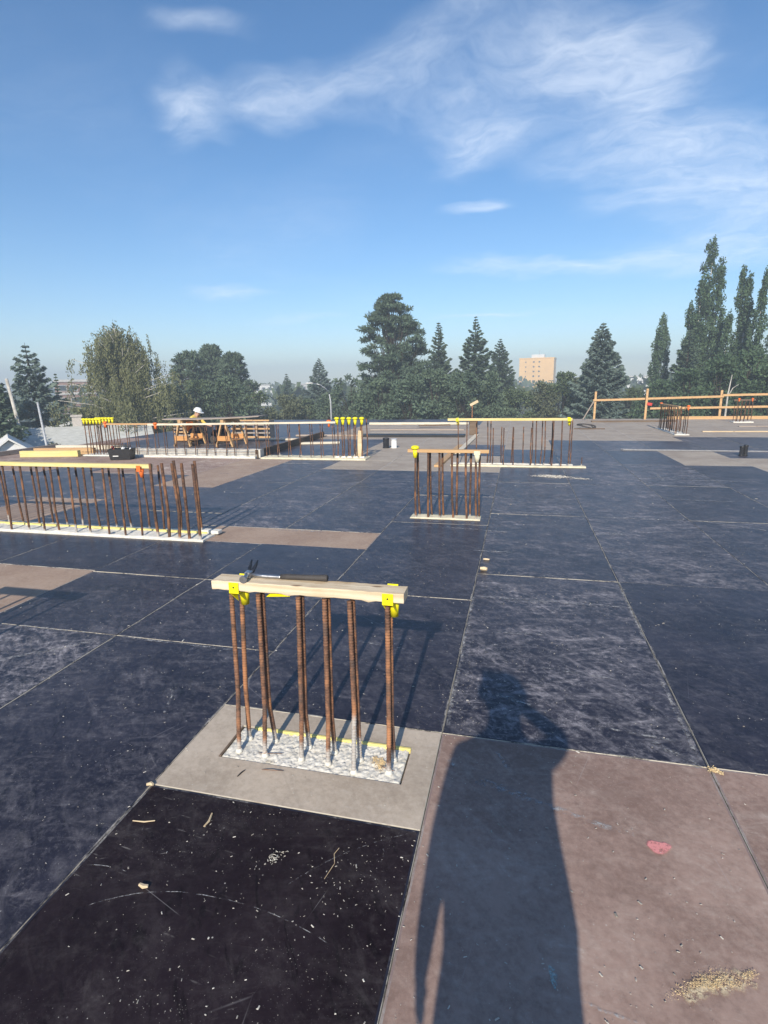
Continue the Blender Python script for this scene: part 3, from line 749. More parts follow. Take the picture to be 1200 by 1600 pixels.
# left wall of dowels, running out of the picture
lw = thing('rebar_wall', 'long left wall of rebar dowels rising from a rough concrete kerb', 'rebar wall', (-5.5, 3.1, 0))
kerb(lw, -8.2, -3.14, 2.93, 3.36, .022, amp=.007)
row(lw, -8.0, -3.98, 18, 2.99, .83, .0125, .02, 8); row(lw, -7.9, -3.87, 18, 3.28, .83, .0125, -.02, 8)
big_f = bar_variants(.90, .0175, .0, 9, 5, M_RUSTF)
row(lw, -3.76, -3.21, 5, 2.99, .9, .014, jit=.008, variants=big_f); row(lw, -3.62, -3.33, 2, 3.22, .86, .014, jit=.008, variants=big_f)
mb = MB(); mb.bbox(-1.2, 2.26, .085, .125, .02, .045, .004); link('form_strip', mb.mesh('form_strip', M_YELP), lw)
mb = MB(); mb.bbox(2.12, 2.40, .10, .2, .02, .06, .006); link('mortar_lump', mb.mesh('mortar_lump', M_CONC), lw)
board('long yellowish board lying along the top of the left wall dowels', -8.1, 2.985, -3.765, 3.0, .832, .07, .045, M_WOODY)
c = thing('bar_protector', 'orange plastic cap hanging under the right end of the long yellowish board', 'rebar cap', (-3.885, 2.975, .83)); c.scale = (.78, .78, .78)
mb = MB(); mb.bbox(-.035, .035, -.05, -.043, -.04, .05, .002); mb.bbox(-.035, .035, -.042, .045, -.01, -.003, .002); link('saddle', mb.mesh('saddle', M_ORG), c)
mb = MB(); mb.lathe([(.018, -.13), (.023, -.13), (.04, -.012), (.02, -.012)], 12, 0, Matrix.Translation((.012, 0, 0))); link('sleeve', mb.mesh('sleeve', M_ORG), c)

# small middle column
mc = thing('rebar_dowels', 'small middle column of rusty rebar dowels on a cream concrete patch', 'rebar dowels', (-.55, 4.57, 0))
M_CREAM = plain('cream_patch', (.66, .60, .44), .85, .15, var=.15, vscale=9, bumpk=.4)
kerb(mc, -1.02, -.11, 4.44, 4.70, .012, M_CREAM, 'concrete_base', .004)
for us in ((-.955, -.79, -.635, -.46, -.285, -.165),):
    vs_ = bar_variants(.865, .0140, .0, 8, 6, M_RUSTM)
    for i, u in enumerate(us):
        link('rebar', vs_[i], mc, (u+.55, -.065, 0)); link('rebar', vs_[(i+3) % 6], mc, (u+.55+.03, .07, 0))
board('short brownish board across the tops of the small middle dowels', -1.05, 4.51, -.02, 4.51, .862, .085, .04, M_WOODO)
mush_cap((-.955, 4.49, .905), 'yellow cap at the left end of the middle brownish board', M_YEL, None, 1.3)
c = thing('bar_protector', 'cream plastic cap under the right end of the middle brownish board', 'rebar cap', (-.165, 4.46, .86))
mb = MB(); mb.bbox(-.04, .04, -.008, -.001, -.02, .03, .002); link('saddle', mb.mesh('saddle', M_CREAM), c)
mb = MB(); mb.lathe([(.018, -.11), (.022, -.11), (.036, -.021), (.02, -.021)], 12, 0, Matrix.Translation((0, .02, 0))); link('sleeve', mb.mesh('sleeve', M_CREAM), c)

# right wall with the yellow board
rw = thing('rebar_wall', 'low wall of thin rebar dowels under the straight yellow board', 'rebar wall', (.3, 9.3, 0))
kerb(rw, -1.05, 1.68, 9.14, 9.30, .03, M_CREAM, 'concrete_kerb', .005); kerb(rw, -1.05, 1.45, 9.42, 9.52, .03, M_CONC, 'concrete_kerb', .005)
v_t = bar_variants(.94, .0115, .0, 6, 4); v_s = bar_variants(.80, .0115, .0, 6, 4)
for u, tall in ((-.90, 1), (-.72, 1), (.25, 0), (.05, 0), (-.18, 0), (.60, 0), (.70, 1), (.86, 1), (1.02, 1), (1.2, 1), (1.34, 1)):
    link('rebar', random.choice(v_t if tall else v_s), rw, (u-.3, -.08, 0))
for u in (-.55, -.30, -.24, .0, .2, .45, .62, .8, 1.0, 1.22, 1.40): link('rebar', random.choice(v_t if u > .5 or u < -.2 else v_s), rw, (u-.3, .17, 0))
link('rebar', bar_variants(.2, .011, 0, 6, 1)[0], rw, (1.3, -.02, 0))
board('straight yellow board capping the right hand low dowel wall', -1.12, 9.22, 1.37, 9.22, .945, .06, .05, M_WOODY)
saddle_cap((-.92, 9.22, .95), 'yellow cap under the left end of the straight yellow board', 0, M_YEL, 0, 1.15); saddle_cap((1.31, 9.22, .95), 'yellow cap at the right end of the straight yellow board', 0, M_YEL, 0, 1.25)

# far left wall
fl = thing('rebar_wall', 'far left wall of many thin rebar dowels behind a white kerb', 'rebar wall', (-7, 10, 0))
row(fl, -10.15, -3.95, 23, 9.93, .83, .0105, .0, 6); row(fl, -10.05, -4.0, 22, 10.27, .83, .0105, .0, 6)
kerb(fl, -10.0, -5.85, 9.99, 10.2, .2, plain('whitewashed_concrete', (.52, .50, .46), .85, .1, var=.25, vscale=6), 'concrete_kerb', .006); kerb(fl, -9.9, -5.9, 9.80, 9.88, .05, M_CONC, 'concrete_kerb', .012)
kerb(fl, -5.75, -3.1, 9.78, 10.32, .035, M_CREAM, 'concrete_kerb', .006)
mb = MB()
for z in (.13, .2): mb.tube([(-3.1, -.10, z), (1.1, -.10, z+.004)], .006, 5)
link('cross_bar', mb.mesh('cross_bar', M_RUSTF), fl)
for z in (.9, .55):
    pass
clb = thing('rebar_dowels', 'far left corner cluster of tall dowels topped with yellow caps', 'rebar dowels', (-10.5, 10.1, 0))
vv_ = bar_variants(.93, .0125, .0, 6, 4); vv2 = bar_variants(.36, .01, 0, 6, 3)
kerb(clb, -10.95, -10.1, 9.86, 10.45, .03, M_CONC, 'concrete_base', .006)
us = (-10.84, -10.74, -10.64, -10.54, -10.44, -10.34)
ordn = ('first', 'second', 'third', 'fourth', 'fifth', 'sixth')
for i, u in enumerate(us):
    link('rebar', random.choice(vv_), clb, (u+10.5, -.16, 0)); link('rebar', random.choice(vv_), clb, (u+10.5+.04, .26, 0))
    mush_cap((u, 9.94, .94), f'{ordn[i]} yellow mushroom cap from the left, front row of far left corner cluster', M_YEL, 'yellow caps on the far left corner cluster', 1.25)
    mush_cap((u+.04, 10.36, .94), f'{ordn[i]} yellow mushroom cap from the left, back row of far left corner cluster', M_YEL, 'yellow caps on the far left corner cluster', 1.25)
for u in np.arange(-10.25, -9.65, .09): link('rebar', random.choice(vv2), clb, (u+10.5, -.18, 0))
mb = MB()
for z in (.1, .3): mb.tube([(-.4, -.18, z), (.9, -.18, z)], .007, 5)
link('cross_bar', mb.mesh('cross_bar', M_RUSTF), clb)
board('left orange tinted board along the far left wall tops', -10.22, 9.92, -8.3, 9.92, .815, .06, .04, M_WOODO)
board('long pale board along the far left wall tops, overlapping the orange one', -8.85, 9.86, -3.82, 9.86, .80, .05, .045, M_WOODW, dz=.05)
for x, y, z, lab in ((-10.15, 9.90, .86, 'orange cap at the left end of the orange tinted board'), (-8.62, 9.84, .83, 'orange cap where the two far left boards overlap'), (-4.0, 9.9, .88, 'orange red cap beside the row of yellow caps at the middle cluster')):
    mush_cap((x, y, z), lab, M_ORG, None, 1.35)
ce = thing('rebar_dowels', 'middle corner cluster of dark dowels topped with five yellow caps', 'rebar dowels', (-3.5, 10.1, 0))
kerb(ce, -3.9, -3.15, 9.92, 10.35, .04, M_CREAM, 'concrete_base', .01)
vb = bar_variants(.93, .0145, .0, 7, 4)
for i, u in enumerate((-3.83, -3.68, -3.53, -3.38, -3.22)):
    link('rebar', random.choice(vb), ce, (u+3.5, -.12, 0)); link('rebar', random.choice(vb), ce, (u+3.5+.03, .16, 0))
    mush_cap((u, 9.98, .935), f'{ordn[i]} yellow cap from the left on the middle corner cluster', M_YEL, 'yellow caps on the middle corner cluster', 1.45)
    link('mortar_lump', ME_CAPH[M_YEL.name] if False else conc_patch(.1, .1, .07, 4, 4, .012, 'mortar_lump', M_CONC, .07), ce, (u+3.5, -.12, 0))
mb = MB(); mb.bbox(-.06, .06, -.02, .02, 0, .62, .004, M=Matrix.Rotation(R(6), 4, 'Y')); tag(link('lumber_offcut', mb.mesh('lumber_offcut', M_WOOD), None, (-3.36, 10.14, .04)), 'pale splintered offcut standing among the yellow capped middle cluster', 'offcut')

# right far walls
rf = thing('rebar_wall', 'far right wall of dowels running away from view before the guardrail', 'rebar wall', (5.29, 17.7, 0))
vr = bar_variants(.84, .012, .0, 6, 5, M_RUSTF)
for v in np.arange(16.5, 18.95, .2):
    for du in (-.13, .13): link('rebar', random.choice(vr), rf, (du+random.uniform(-.02, .02), v-17.7, 0))
kerb(rf, 5.08, 5.5, 16.4, 19.0, .03, M_CONC, 'concrete_base', .008)
board('narrow board along the tops of the far right receding dowels', 5.2, 16.6, 5.2, 18.9, .84, .07, .04, M_WOODO)
mush_cap((5.42, 16.5, .87), 'orange cap at the near end of the far right receding dowels', M_ORG, None, 1.25); mush_cap((5.2, 18.95, .87), 'orange cap at the far end of the far right receding dowels', M_ORG, None, 1.2)
rc = thing('rebar_dowels', 'small bundle of dark dowels standing close before the guardrail', 'rebar dowels', (8.85, 22, 0))
for i in range(5):
    for j in range(2): link('rebar', random.choice(vr), rc, (-.26+i*.13, -.15+j*.3, 0))
kerb(rc, 8.5, 9.2, 21.8, 22.2, .04, M_CONC, 'concrete_base', .01)
board('short board on top of the dark dowels before the guardrail', 8.45, 21.9, 9.2, 21.9, .84, .09, .05, M_WOODB)
mush_cap((8.62, 21.85, .9), 'left orange cap on the dark dowels before the guardrail', M_ORG, None, 1.1); mush_cap((9.08, 21.85, .9), 'right orange cap on the dark dowels before the guardrail', M_ORG, None, 1.1)

# ------------------------------------------------------------------ lumber and things on the deck
def beam_box(name, label, cat, x0, y0, x1, y1, w, h, mat, z=0): return board(label, x0, y0, x1, y1, z+.002, w, h, mat, name, cat)
beam_box('form_beam', 'long dark beam on edge running back from the white kerb', 'beam', -5.93, 9.95, -6.1, 15.3, .07, .19, M_WOODB)
beam_box('edge_board', 'long pale board lying at the near end of the raw plywood strip', 'board', -1.3, 8.95, -1.22, 12.9, .14, .045, M_WOODO)
board('second long board continuing behind, toward the post stub', -1.12, 11.2, -1.0, 16.1, .002, .14, .04, M_WOODW)
board('yellow lumber length on the left deck edge, front of the pile', -12.5, 9.45, -10.95, 9.75, .004, .14, .16, M_WOODY)
board('orange lumber length on the left deck edge, behind the yellow one', -12.6, 10.0, -10.9, 10.25, .004, .14, .17, M_WOODO)
board('pale plank lying farthest back in the left deck edge pile', -13.0, 11.2, -10.8, 11.4, .004, .2, .12, M_WOODW)
board('grey edge board along the left rim of the deck', -13.35, 6.2, -13.3, 11.5, .004, .09, .12, M_WOODG)
pw = tag(link('wood_post', (lambda m_: m_)(MB().bbox(-.13, .13, -.1, .1, 0, .46, .006).bbox(-.16, .16, -.13, .13, .46, .48, .004).mesh('wood_post', M_WOODB)), None, (-1.13, 16.3, .004)), 'squat brown wooden box post behind the long boards', 'post')
st = thing('marker_stake', 'thin dark stake topped by a tilted pale wooden block', 'stake', (-1.24, 17.0, 0))
mb = MB(); mb.tube([(0, 0, 0), (.0, 0, .95)], .02, 6); link('rod', mb.mesh('rod', M_RUST), st)
mb = MB(); mb.bbox(-.10, .20, -.03, .03, -.045, .045, .005, M=Matrix.Translation((.02, 0, 1.0)) @ Matrix.Rotation(R(-28), 4, 'Y')); link('block', mb.mesh('block', M_WOOD), st)
# pipe sleeves
def sleeve(label, loc, r, h, mat, capmat):
    t = thing('pipe_sleeve', label, 'pipe', loc)
    mb = MB(); mb.lathe([(r*1.15, 0), (r*1.15, .02), (r, .022), (r, h)], 16); link('tube', mb.mesh('tube', mat), t)
    mb = MB(); mb.lathe([(r*1.08, h-.03), (r*1.1, h-.028), (r*1.1, h+.004), (r*.8, h+.012)], 16); link('cap', mb.mesh('cap', capmat), t)
sleeve('black pipe sleeve standing on raw plywood beside the white one', (-3.2, 12.3, 0), .085, .27, M_BLACK, M_BLACK)
sleeve('white pipe sleeve with grey lid beside the black one', (-2.98, 12.32, 0), .075, .25, M_WHITE, M_GREYP)
sleeve('left black stub pipe on the far right deck', (5.25, 11.46, 0), .045, .21, M_BLACK, M_BLACK); sleeve('right black stub pipe, slightly taller, on the far right deck', (5.34, 11.5, 0), .045, .235, M_BLACK, M_BLACK)
# thin metal strip lying on the right
t = tag(link('metal_strip', MB().add([(-1.7, -.03, 0), (-1.35, -.03, .0), (3.2, -.03, 0), (3.2, .05, 0), (-1.35, .05, 0), (-1.75, .07, .0), (-1.7, -.03, .035), (-1.35, -.03, .03), (3.2, -.03, .02), (3.2, .05, .02), (-1.35, .05, .03), (-1.75, .07, .04)],
     [(0,1,7,6),(1,2,8,7),(2,3,9,8),(3,4,10,9),(4,5,11,10),(5,0,6,11),(6,7,10,11),(7,8,9,10),(5,4,1,0),(4,3,2,1)]).mesh('metal_strip', plain('dull_grey_strip', (.24, .24, .25), .5, .4)), None, (4.6, 12.25, .002), (0, 0, -.02), (1, .7, 1)), 'long thin pale strip with bent left end lying on far right deck', 'strip')
mb = MB(); mb.tube([(-.28, 12.62-12.6, .0), (-.25, .0, .05)], .01, 5)
# coil of rope and rag by the guardrail
cp = []
for i in range(60):
    a = i/60*2*pi*3.2; rr = .22+.06*sin(a*1.7); cp.append((rr*cos(a)*1.2, rr*sin(a), .02+.13*abs(sin(a*.5+.4))))
mb = MB(); mb.tube(cp, .018, 6); tag(link('rope_coil', mb.mesh('rope_coil', M_GRIP), None, (2.75, 18.9, .004)), 'dark tangled coil of rope on the deck near the end guardrail post', 'rope')
board('short dark plank lying beside the rope coil', 2.3, 18.7, 3.35, 18.65, .003, .09, .03, M_WOODB)
board('thin plank lying flat before the far right dowels', 6.2, 17.6, 8.2, 17.65, .003, .09, .03, M_WOOD); board('long plank on the raw plywood at far right', 8.0, 19.8, 10.4, 19.85, .003, .1, .03, M_WOODG)
board('rusty long bar bundle lying before the middle guardrail post', 3.3, 22.2, 6.6, 22.5, .003, .16, .06, M_WOODB)
beam_box('ledger_board', 'pale ledger board across the far deck edge behind the pipe sleeves', 'board', -6.0, 21.0, -1.7, 21.05, .12, .09, M_WOODW)
beam_box('ledger_board', 'second pale ledger board nearer than the edge one behind pipe sleeves', 'board', -5.2, 18.2, -1.6, 18.25, .3, .04, M_WOODG)
beam_box('dark_strip', 'dark form panel lying across the deck behind the pipe sleeves', 'panel', -4.9, 15.6, -1.35, 15.65, .5, .07, M_BLACK)  # low black strip laid across the deck
board('brown plank lying aslant on the pale ledger boards', -3.5, 19.2, -2.3, 19.6, .065, .16, .05, M_WOODB)
for i, (x0, y0, x1, y1) in enumerate(((-10.4, 14.2, -6.6, 14.3), (-7.2, 15.6, -3.9, 15.9), (-6.4, 13.0, -4.9, 13.4))):
    board(('pale plank lying behind the sawhorses, nearest the worker', 'grey plank farther behind the sawhorses toward the dark form panel', 'short plank lying between the dark beam and the raw plywood')[i], x0, y0, x1, y1, .003, .22, .05, (M_WOODW, M_WOODG, M_WOODW)[i])

# near splinters
splinter('curled pale splinter on the near black sheet beside the pale sheet', [(-.86, -.74), (-.85, -.78), (-.855, -.81)], .009)
splinter('straight pale splinter on the near black sheet by the left joint', [(-1.16, -.845), (-1.11, -.84), (-1.07, -.825)], .006)
splinter('broken pale wood chip in the middle of the near black sheet', [(-.935, -1.10), (-.915, -1.105), (-.90, -1.10)], .016)
splinter('bent thin splinter on the right of the near black sheet', [(-.30, -.93), (-.285, -.86), (-.30, -.82), (-.29, -.79)], .0025)
splinter('pale block chip bridging the long joint beyond the near dowels', [(.02, 2.53), (.055, 2.53), (.085, 2.52)], .045)
splinter('narrow pale chip on the long joint beyond the block chip', [(.03, 2.85), (.06, 2.85), (.09, 2.845)], .022)
splinter('pale chip lying at the left joint corner of the pale sheet', [(-1.235, -.655), (-1.22, -.645), (-1.205, -.65)], .018)
splinter('small dark nail lying on the pale sheet before the opening', [(-.865, -.515), (-.86, -.49), (-.852, -.47)], .007, M_STEEL, 'bent_nail')

# sawhorses
def sawhorse(loc, label):
    t = thing('sawhorse', label, 'sawhorse', loc, 0, 'sawhorses under the plywood offcut')
    mb = MB(); mb.bbox(-.05, .05, -.5, .5, .70, .79, .004); link('top_beam', mb.mesh('top_beam', M_WOODO), t)
    for sy in (-1, 1):
        for sx in (-1, 1):
            M = Matrix.Translation((sx*.045, sy*.42, .72)) @ Matrix.Rotation(sx*-R(17), 4, 'Y')
            mb = MB(); mb.bbox(-.022, .022, -.045, .045, -.75, .03, .003, M=M); link('leg', mb.mesh('leg', M_WOODO), t)
        mb = MB(); mb.bbox(-.21, .21, sy*.42-.012-.06, sy*.42+.012-.06, .18, .32, .003); link('gusset_panel', mb.mesh('gusset_panel', M_ORGW), t)
    mb = MB(); mb.bbox(-.2, .2, -.34, .34, .145, .17, .003); link('shelf', mb.mesh('shelf', M_ORGW), t)
M_ORGW = wood_mat('orange_stained_board', (.52, .25, .09), (.62, .33, .13), knots=False)
sawhorse((-9.45, 12.6, .003), 'left wooden sawhorse beside the crouching worker'); sawhorse((-8.05, 12.6, .003), 'right wooden sawhorse under the plank, nearer the dark beam')
o = board('weathered sagging plywood plank laid over both sawhorses', -10.05, 12.45, -6.95, 12.55, .795, .62, .03, M_WOODG, 'plywood_plank', 'plank', None, -.03, dz=.07)
# stacked frames behind the sawhorses
def rack(loc, label, nx, nz, w, d, h):
    t = thing('lumber_rack', label, 'lumber rack', loc)
    for i in range(nx):
        mb = MB(); x = -w/2+w*i/(nx-1); mb.bbox(x-.03, x+.03, -d/2, d/2, 0, h, .003); link('upright', mb.mesh('upright', M_WOODG), t)
    for k in range(nz):
        z = .06+k*(h-.08)/(nz-1); mb = MB(); mb.bbox(-w/2-.1, w/2+.1, -d/2-.045, -d/2-.003, z, z+.05, .003); link('slat', mb.mesh('slat', M_WOODG if k % 2 else M_WOODO), t)
rack((-10.15, 14.0, .003), 'slatted timber rack behind the left sawhorse and the worker', 4, 5, 1.0, .5, .5); rack((-8.3, 14.6, .003), 'slatted timber rack seen between the two sawhorses', 4, 5, 1.2, .5, .62)
t = thing('air_compressor', 'small dark round tank compressor on the deck between the sawhorses', 'compressor', (-8.85, 13.4, .003))
mb = MB(); mb.tube([(-.28, 0, .24), (-.24, 0, .24), (.24, 0, .24), (.28, 0, .24)], [.12, .17, .17, .12], 16); link('tank', mb.mesh('tank', M_BLACK), t)
mb = MB(); mb.bbox(-.14, .16, -.1, .1, .41, .56, .02); link('motor', mb.mesh('motor', M_STEEL), t)
for sx in (-1, 1):
    mb = MB(); mb.lathe([(.10, -.02), (.11, -.015), (.11, .015), (.10, .02)], 16, 0, Matrix.Translation((sx*.18, -.2, .115)) @ Matrix.Rotation(pi/2, 4, 'X')); link('wheel', mb.mesh('wheel', M_GRIP), t)
mb = MB(); mb.tube([(.2, 0, .42), (.42, 0, .55), (.42, 0, .62)], .015, 6); link('handle', mb.mesh('handle', M_STEEL), t)
mb = MB(); mb.bbox(-.2, .2, -.16, .16, 0, .07, .01); link('foot', mb.mesh('foot', M_STEEL), t)

# tool tote
tt = thing('tool_tote', 'black plastic tool tote with white label on the far left deck', 'tool box', (-9.3, 9.35, .003), R(14))
mb = MB(); a, b, h = .27, .16, .27
o_ = [(-a, -b), (a, -b), (a, b), (-a, b)]; k = 1.05
v = [(x*.9, y*.9, 0) for x, y in o_]+[(x*k, y*k, h) for x, y in o_]+[(x*k*.93, y*k*.9, h) for x, y in o_]+[(x*.84, y*.82, .015) for x, y in o_]
f = [(3,2,1,0)]+[(i, (i+1) % 4, 4+(i+1) % 4, 4+i) for i in range(4)]+[(4+i, 4+(i+1) % 4, 8+(i+1) % 4, 8+i) for i in range(4)]+[(8+i, 8+(i+1) % 4, 12+(i+1) % 4, 12+i) for i in range(4)]+[(12,13,14,15)]
mb.add(v, f); link('tote_body', mb.mesh('tote_body', M_BLACK), tt)
mb = MB(); mb.bbox(-.17, -.03, -.164, -.157, .07, .17, .002, M=Matrix.Rotation(R(-6), 4, 'X')); link('tote_label', mb.mesh('tote_label', M_WHITE), tt)
mb = MB(); mb.tube([(-.28, 0, .2), (-.2, 0, .33), (.2, 0, .33), (.28, 0, .2)], .014, 7); link('tote_handle', mb.mesh('tote_handle', M_BLACK), tt)
for i, (lab, m_, pts_, r_) in enumerate((('pale roll of paper poking out of the tool tote', M_WHITE, [(-.05, .03, .1), (.05, .0, .3)], .04), ('red handled tool poking out of the tool tote', M_RED, [(-.2, .02, .1), (-.24, .05, .32)], .028), ('steel bar tool leaning out of the tool tote', M_STEELL, [(.12, .02, .1), (.25, -.04, .29)], .022))):
    mb = MB(); mb.tube(pts_, r_, 8); o = link('hand_tool', mb.mesh('hand_tool', m_), None, (-9.3, 9.35, .003), (0, 0, R(14))); tag(o, lab, 'tool')

# guardrail
gr = thing('guardrail', 'rough lumber guardrail along the far right edge of the deck', 'guardrail', (3.64, 24.1, 0))
GX, GY = 3.64, 24.1
posts = [(3.64, 24.1, 1.22), (5.72, 23.9, 1.32), (8.68, 24.02, 1.21), (11.6, 24.05, 1.2)]
for x, y, h in posts:
    mb = MB(); mb.bbox(-.045, .045, -.02, .02, 0, h, .004); o = link('post', mb.mesh('post', M_WOODO), gr, (x-GX, y-GY, 0), (0, R(random.uniform(-.8, .8)), 0))
def rail(x0, y0, z0, x1, y1, z1, w=.04, h=.09, mat=M_WOODO, name='rail'):
    d = Vector((x1-x0, y1-y0, z1-z0)); ln = d.length; mb = MB(); mb.bbox(-ln/2, ln/2, -w/2, w/2, -h/2, h/2, .004)
    link(name, mb.mesh(name, mat), gr, ((x0+x1)/2-GX, (y0+y1)/2-GY, (z0+z1)/2), (0, -math.asin((z1-z0)/ln), math.atan2(d.y, d.x)))
rail(3.55, 24.05, .84, 8.75, 23.96, .95); rail(8.7, 23.955, 1.0, 12.5, 23.97, 1.04); rail(5.9, 23.94, .47, 12.5, 23.97, .53); rail(6.6, 23.93, .06, 12.5, 23.97, .065, .04, .13, M_WOODO, 'toe_board')
rail(3.58, 24.04, .8, 3.1, 23.5, .02, .03, .05, M_WOODG, 'brace')
t = tag(link('warning_tag', MB().bbox(-.1, .1, -.008, .008, -.06, .06, .003).mesh('warning_tag', M_RED), None, (5.85, 23.85, .66), (0, R(10), 0)), 'dark red tag hanging at the second guardrail post', 'tag')

# ------------------------------------------------------------------ people
def skinned(name, J, E, mats, seg_mat, loc, sub=2):
    """one continuous body grown over joints J {n:(pos, radius)} and bones E"""
    names = list(J); idx = {n: i for i, n in enumerate(names)}
    me = bpy.data.meshes.new(name+'_skeleton'); me.from_pydata([J[n][0] for n in names], [(idx[a], idx[b]) for a, b in E], [])
    o = bpy.data.objects.new(name, me); COL.objects.link(o)
    sk = o.modifiers.new('skin', 'SKIN'); sk.use_smooth_shade = True
    for n in names:
        r_ = J[n][1]; r_ = r_ if isinstance(r_, tuple) else (r_, r_)
        me.skin_vertices[0].data[idx[n]].radius = r_; me.skin_vertices[0].data[idx[n]].use_root = (n == 'pelvis')
    sb = o.modifiers.new('sub', 'SUBSURF'); sb.levels = sub; sb.render_levels = sub
    dg = bpy.context.evaluated_depsgraph_get(); m2 = bpy.data.meshes.new_from_object(o.evaluated_get(dg))
    bpy.data.objects.remove(o)
    for m_ in mats: m2.materials.append(m_)
    segs = [(Vector(J[a][0]), Vector(J[b][0]), seg_mat(a, b)) for a, b in E]
    for p in m2.polygons:
        c_ = p.center; best, bm = 1e9, 0
        for a, b, m_ in segs:
            ab = b-a; t_ = max(0, min(1, (c_-a).dot(ab)/max(1e-9, ab.dot(ab)))); d_ = (c_-(a+ab*t_)).length
            if d_ < best: best, bm = d_, m_
        p.material_index = bm; p.use_smooth = True
    return m2
M_SKIN = plain('skin', (.48, .30, .22), .55, .3, var=.06); M_SHIRTY = plain('yellow_shirt', (.70, .52, .12), .85, .1); M_HIVIS = plain('orange_hi_vis', (.80, .20, .03), .8, .1); M_TROUS = plain('dark_trousers', (.05, .05, .06), .85, .1); M_BOOT = plain('brown_boots', (.12, .07, .04), .7, .2); M_HATW = plain('white_hard_hat', (.80, .80, .78), .35, .4, var=.02); M_SHIRTG = plain('grey_shirt', (.20, .20, .22), .85, .1)
def fingers(J, E, wrist, hand, aim, side, pre, curl=.6, s=1.0):
    """palm, four fingers of unequal length and a thumb"""
    aim, side, w = Vector(aim).normalized(), Vector(side).normalized(), Vector(wrist); nrm = aim.cross(side).normalized()
    J[pre+'palm'] = (tuple(w+aim*.055*s), (.034*s, .020*s)); E.append((hand, pre+'palm'))
    for i, ln in enumerate((.066, .075, .07, .055)):
        b = w+aim*.095*s+side*(i-1.5)*.020*s; m_ = b+aim*ln*.5*s+nrm*curl*.012*s; e = b+aim*ln*(.9-.3*curl)*s+nrm*curl*.045*s
        for n_, p_, r_ in (('a', b, .0095), ('b', m_, .009), ('c', e, .0075)): J[f'{pre}f{i}{n_}'] = (tuple(p_), r_*s)
        E += [(pre+'palm', f'{pre}f{i}a'), (f'{pre}f{i}a', f'{pre}f{i}b'), (f'{pre}f{i}b', f'{pre}f{i}c')]
    tb = w+aim*.045*s-side*.035*s; te = tb+aim*.045*s-side*.02*s+nrm*.02*s
    J[pre+'ta'] = (tuple(tb), .011*s); J[pre+'tb'] = (tuple(te), .009*s); E += [(pre+'palm', pre+'ta'), (pre+'ta', pre+'tb')]
def head_bits(root, hc, fwd, hat=None, hair=None, tilt=0):
    """eyes, ears, hair and a hard hat as children"""
    fwd = Vector(fwd).normalized(); up = Vector((0, 0, 1)); up = (up-fwd*up.dot(fwd)).normalized(); sd_ = fwd.cross(up)
    M = Matrix((sd_, fwd, up)).transposed().to_4x4(); M.translation = Vector(hc)
    for s_ in (-1, 1):
        mb = MB(); mb.lathe([(.002, -.011), (.009, -.007), (.012, 0), (.009, .007), (.002, .011)], 8, 0, M @ Matrix.Translation((s_*.032, .088, .01))); link('eye', mb.mesh('eye', M_WHITE), root)
        mb = MB(); mb.lathe([(.004, -.03), (.013, -.018), (.015, 0), (.013, .02), (.004, .032)], 8, 0, M @ Matrix.Translation((s_*.083, -.005, -.005))); link('ear', mb.mesh('ear', M_SKIN), root)
    if hat:
        mb = MB(); pr = []
        for i in range(9):
            a = pi/2*i/8; pr.append((.128*cos(a)**.8 if i < 8 else .004, .045+.115*sin(a)))
        mb.lathe(pr, 20, 0, M); ht = link('hard_hat', mb.mesh('hard_hat', hat), root)
        mb = MB(); vv, ff = [], []
        n = 24
        for i in range(n):
            a = 2*pi*i/n; k = .145+.055*max(0, sin(a))**2
            for z in (.038, .048): vv += [M @ Vector((.12*cos(a), .12*sin(a), z)), M @ Vector((k*cos(a)*.97, k*sin(a), z-.006))]
        for i in range(n):
            a, b = i*4, ((i+1) % n)*4; ff += [(a+2, b+2, b+3, a+3), (a, a+1, b+1, b), (a+1, a+3, b+3, b+1)]
        mb.add(vv, ff); link('brim', mb.mesh('brim', hat), ht)

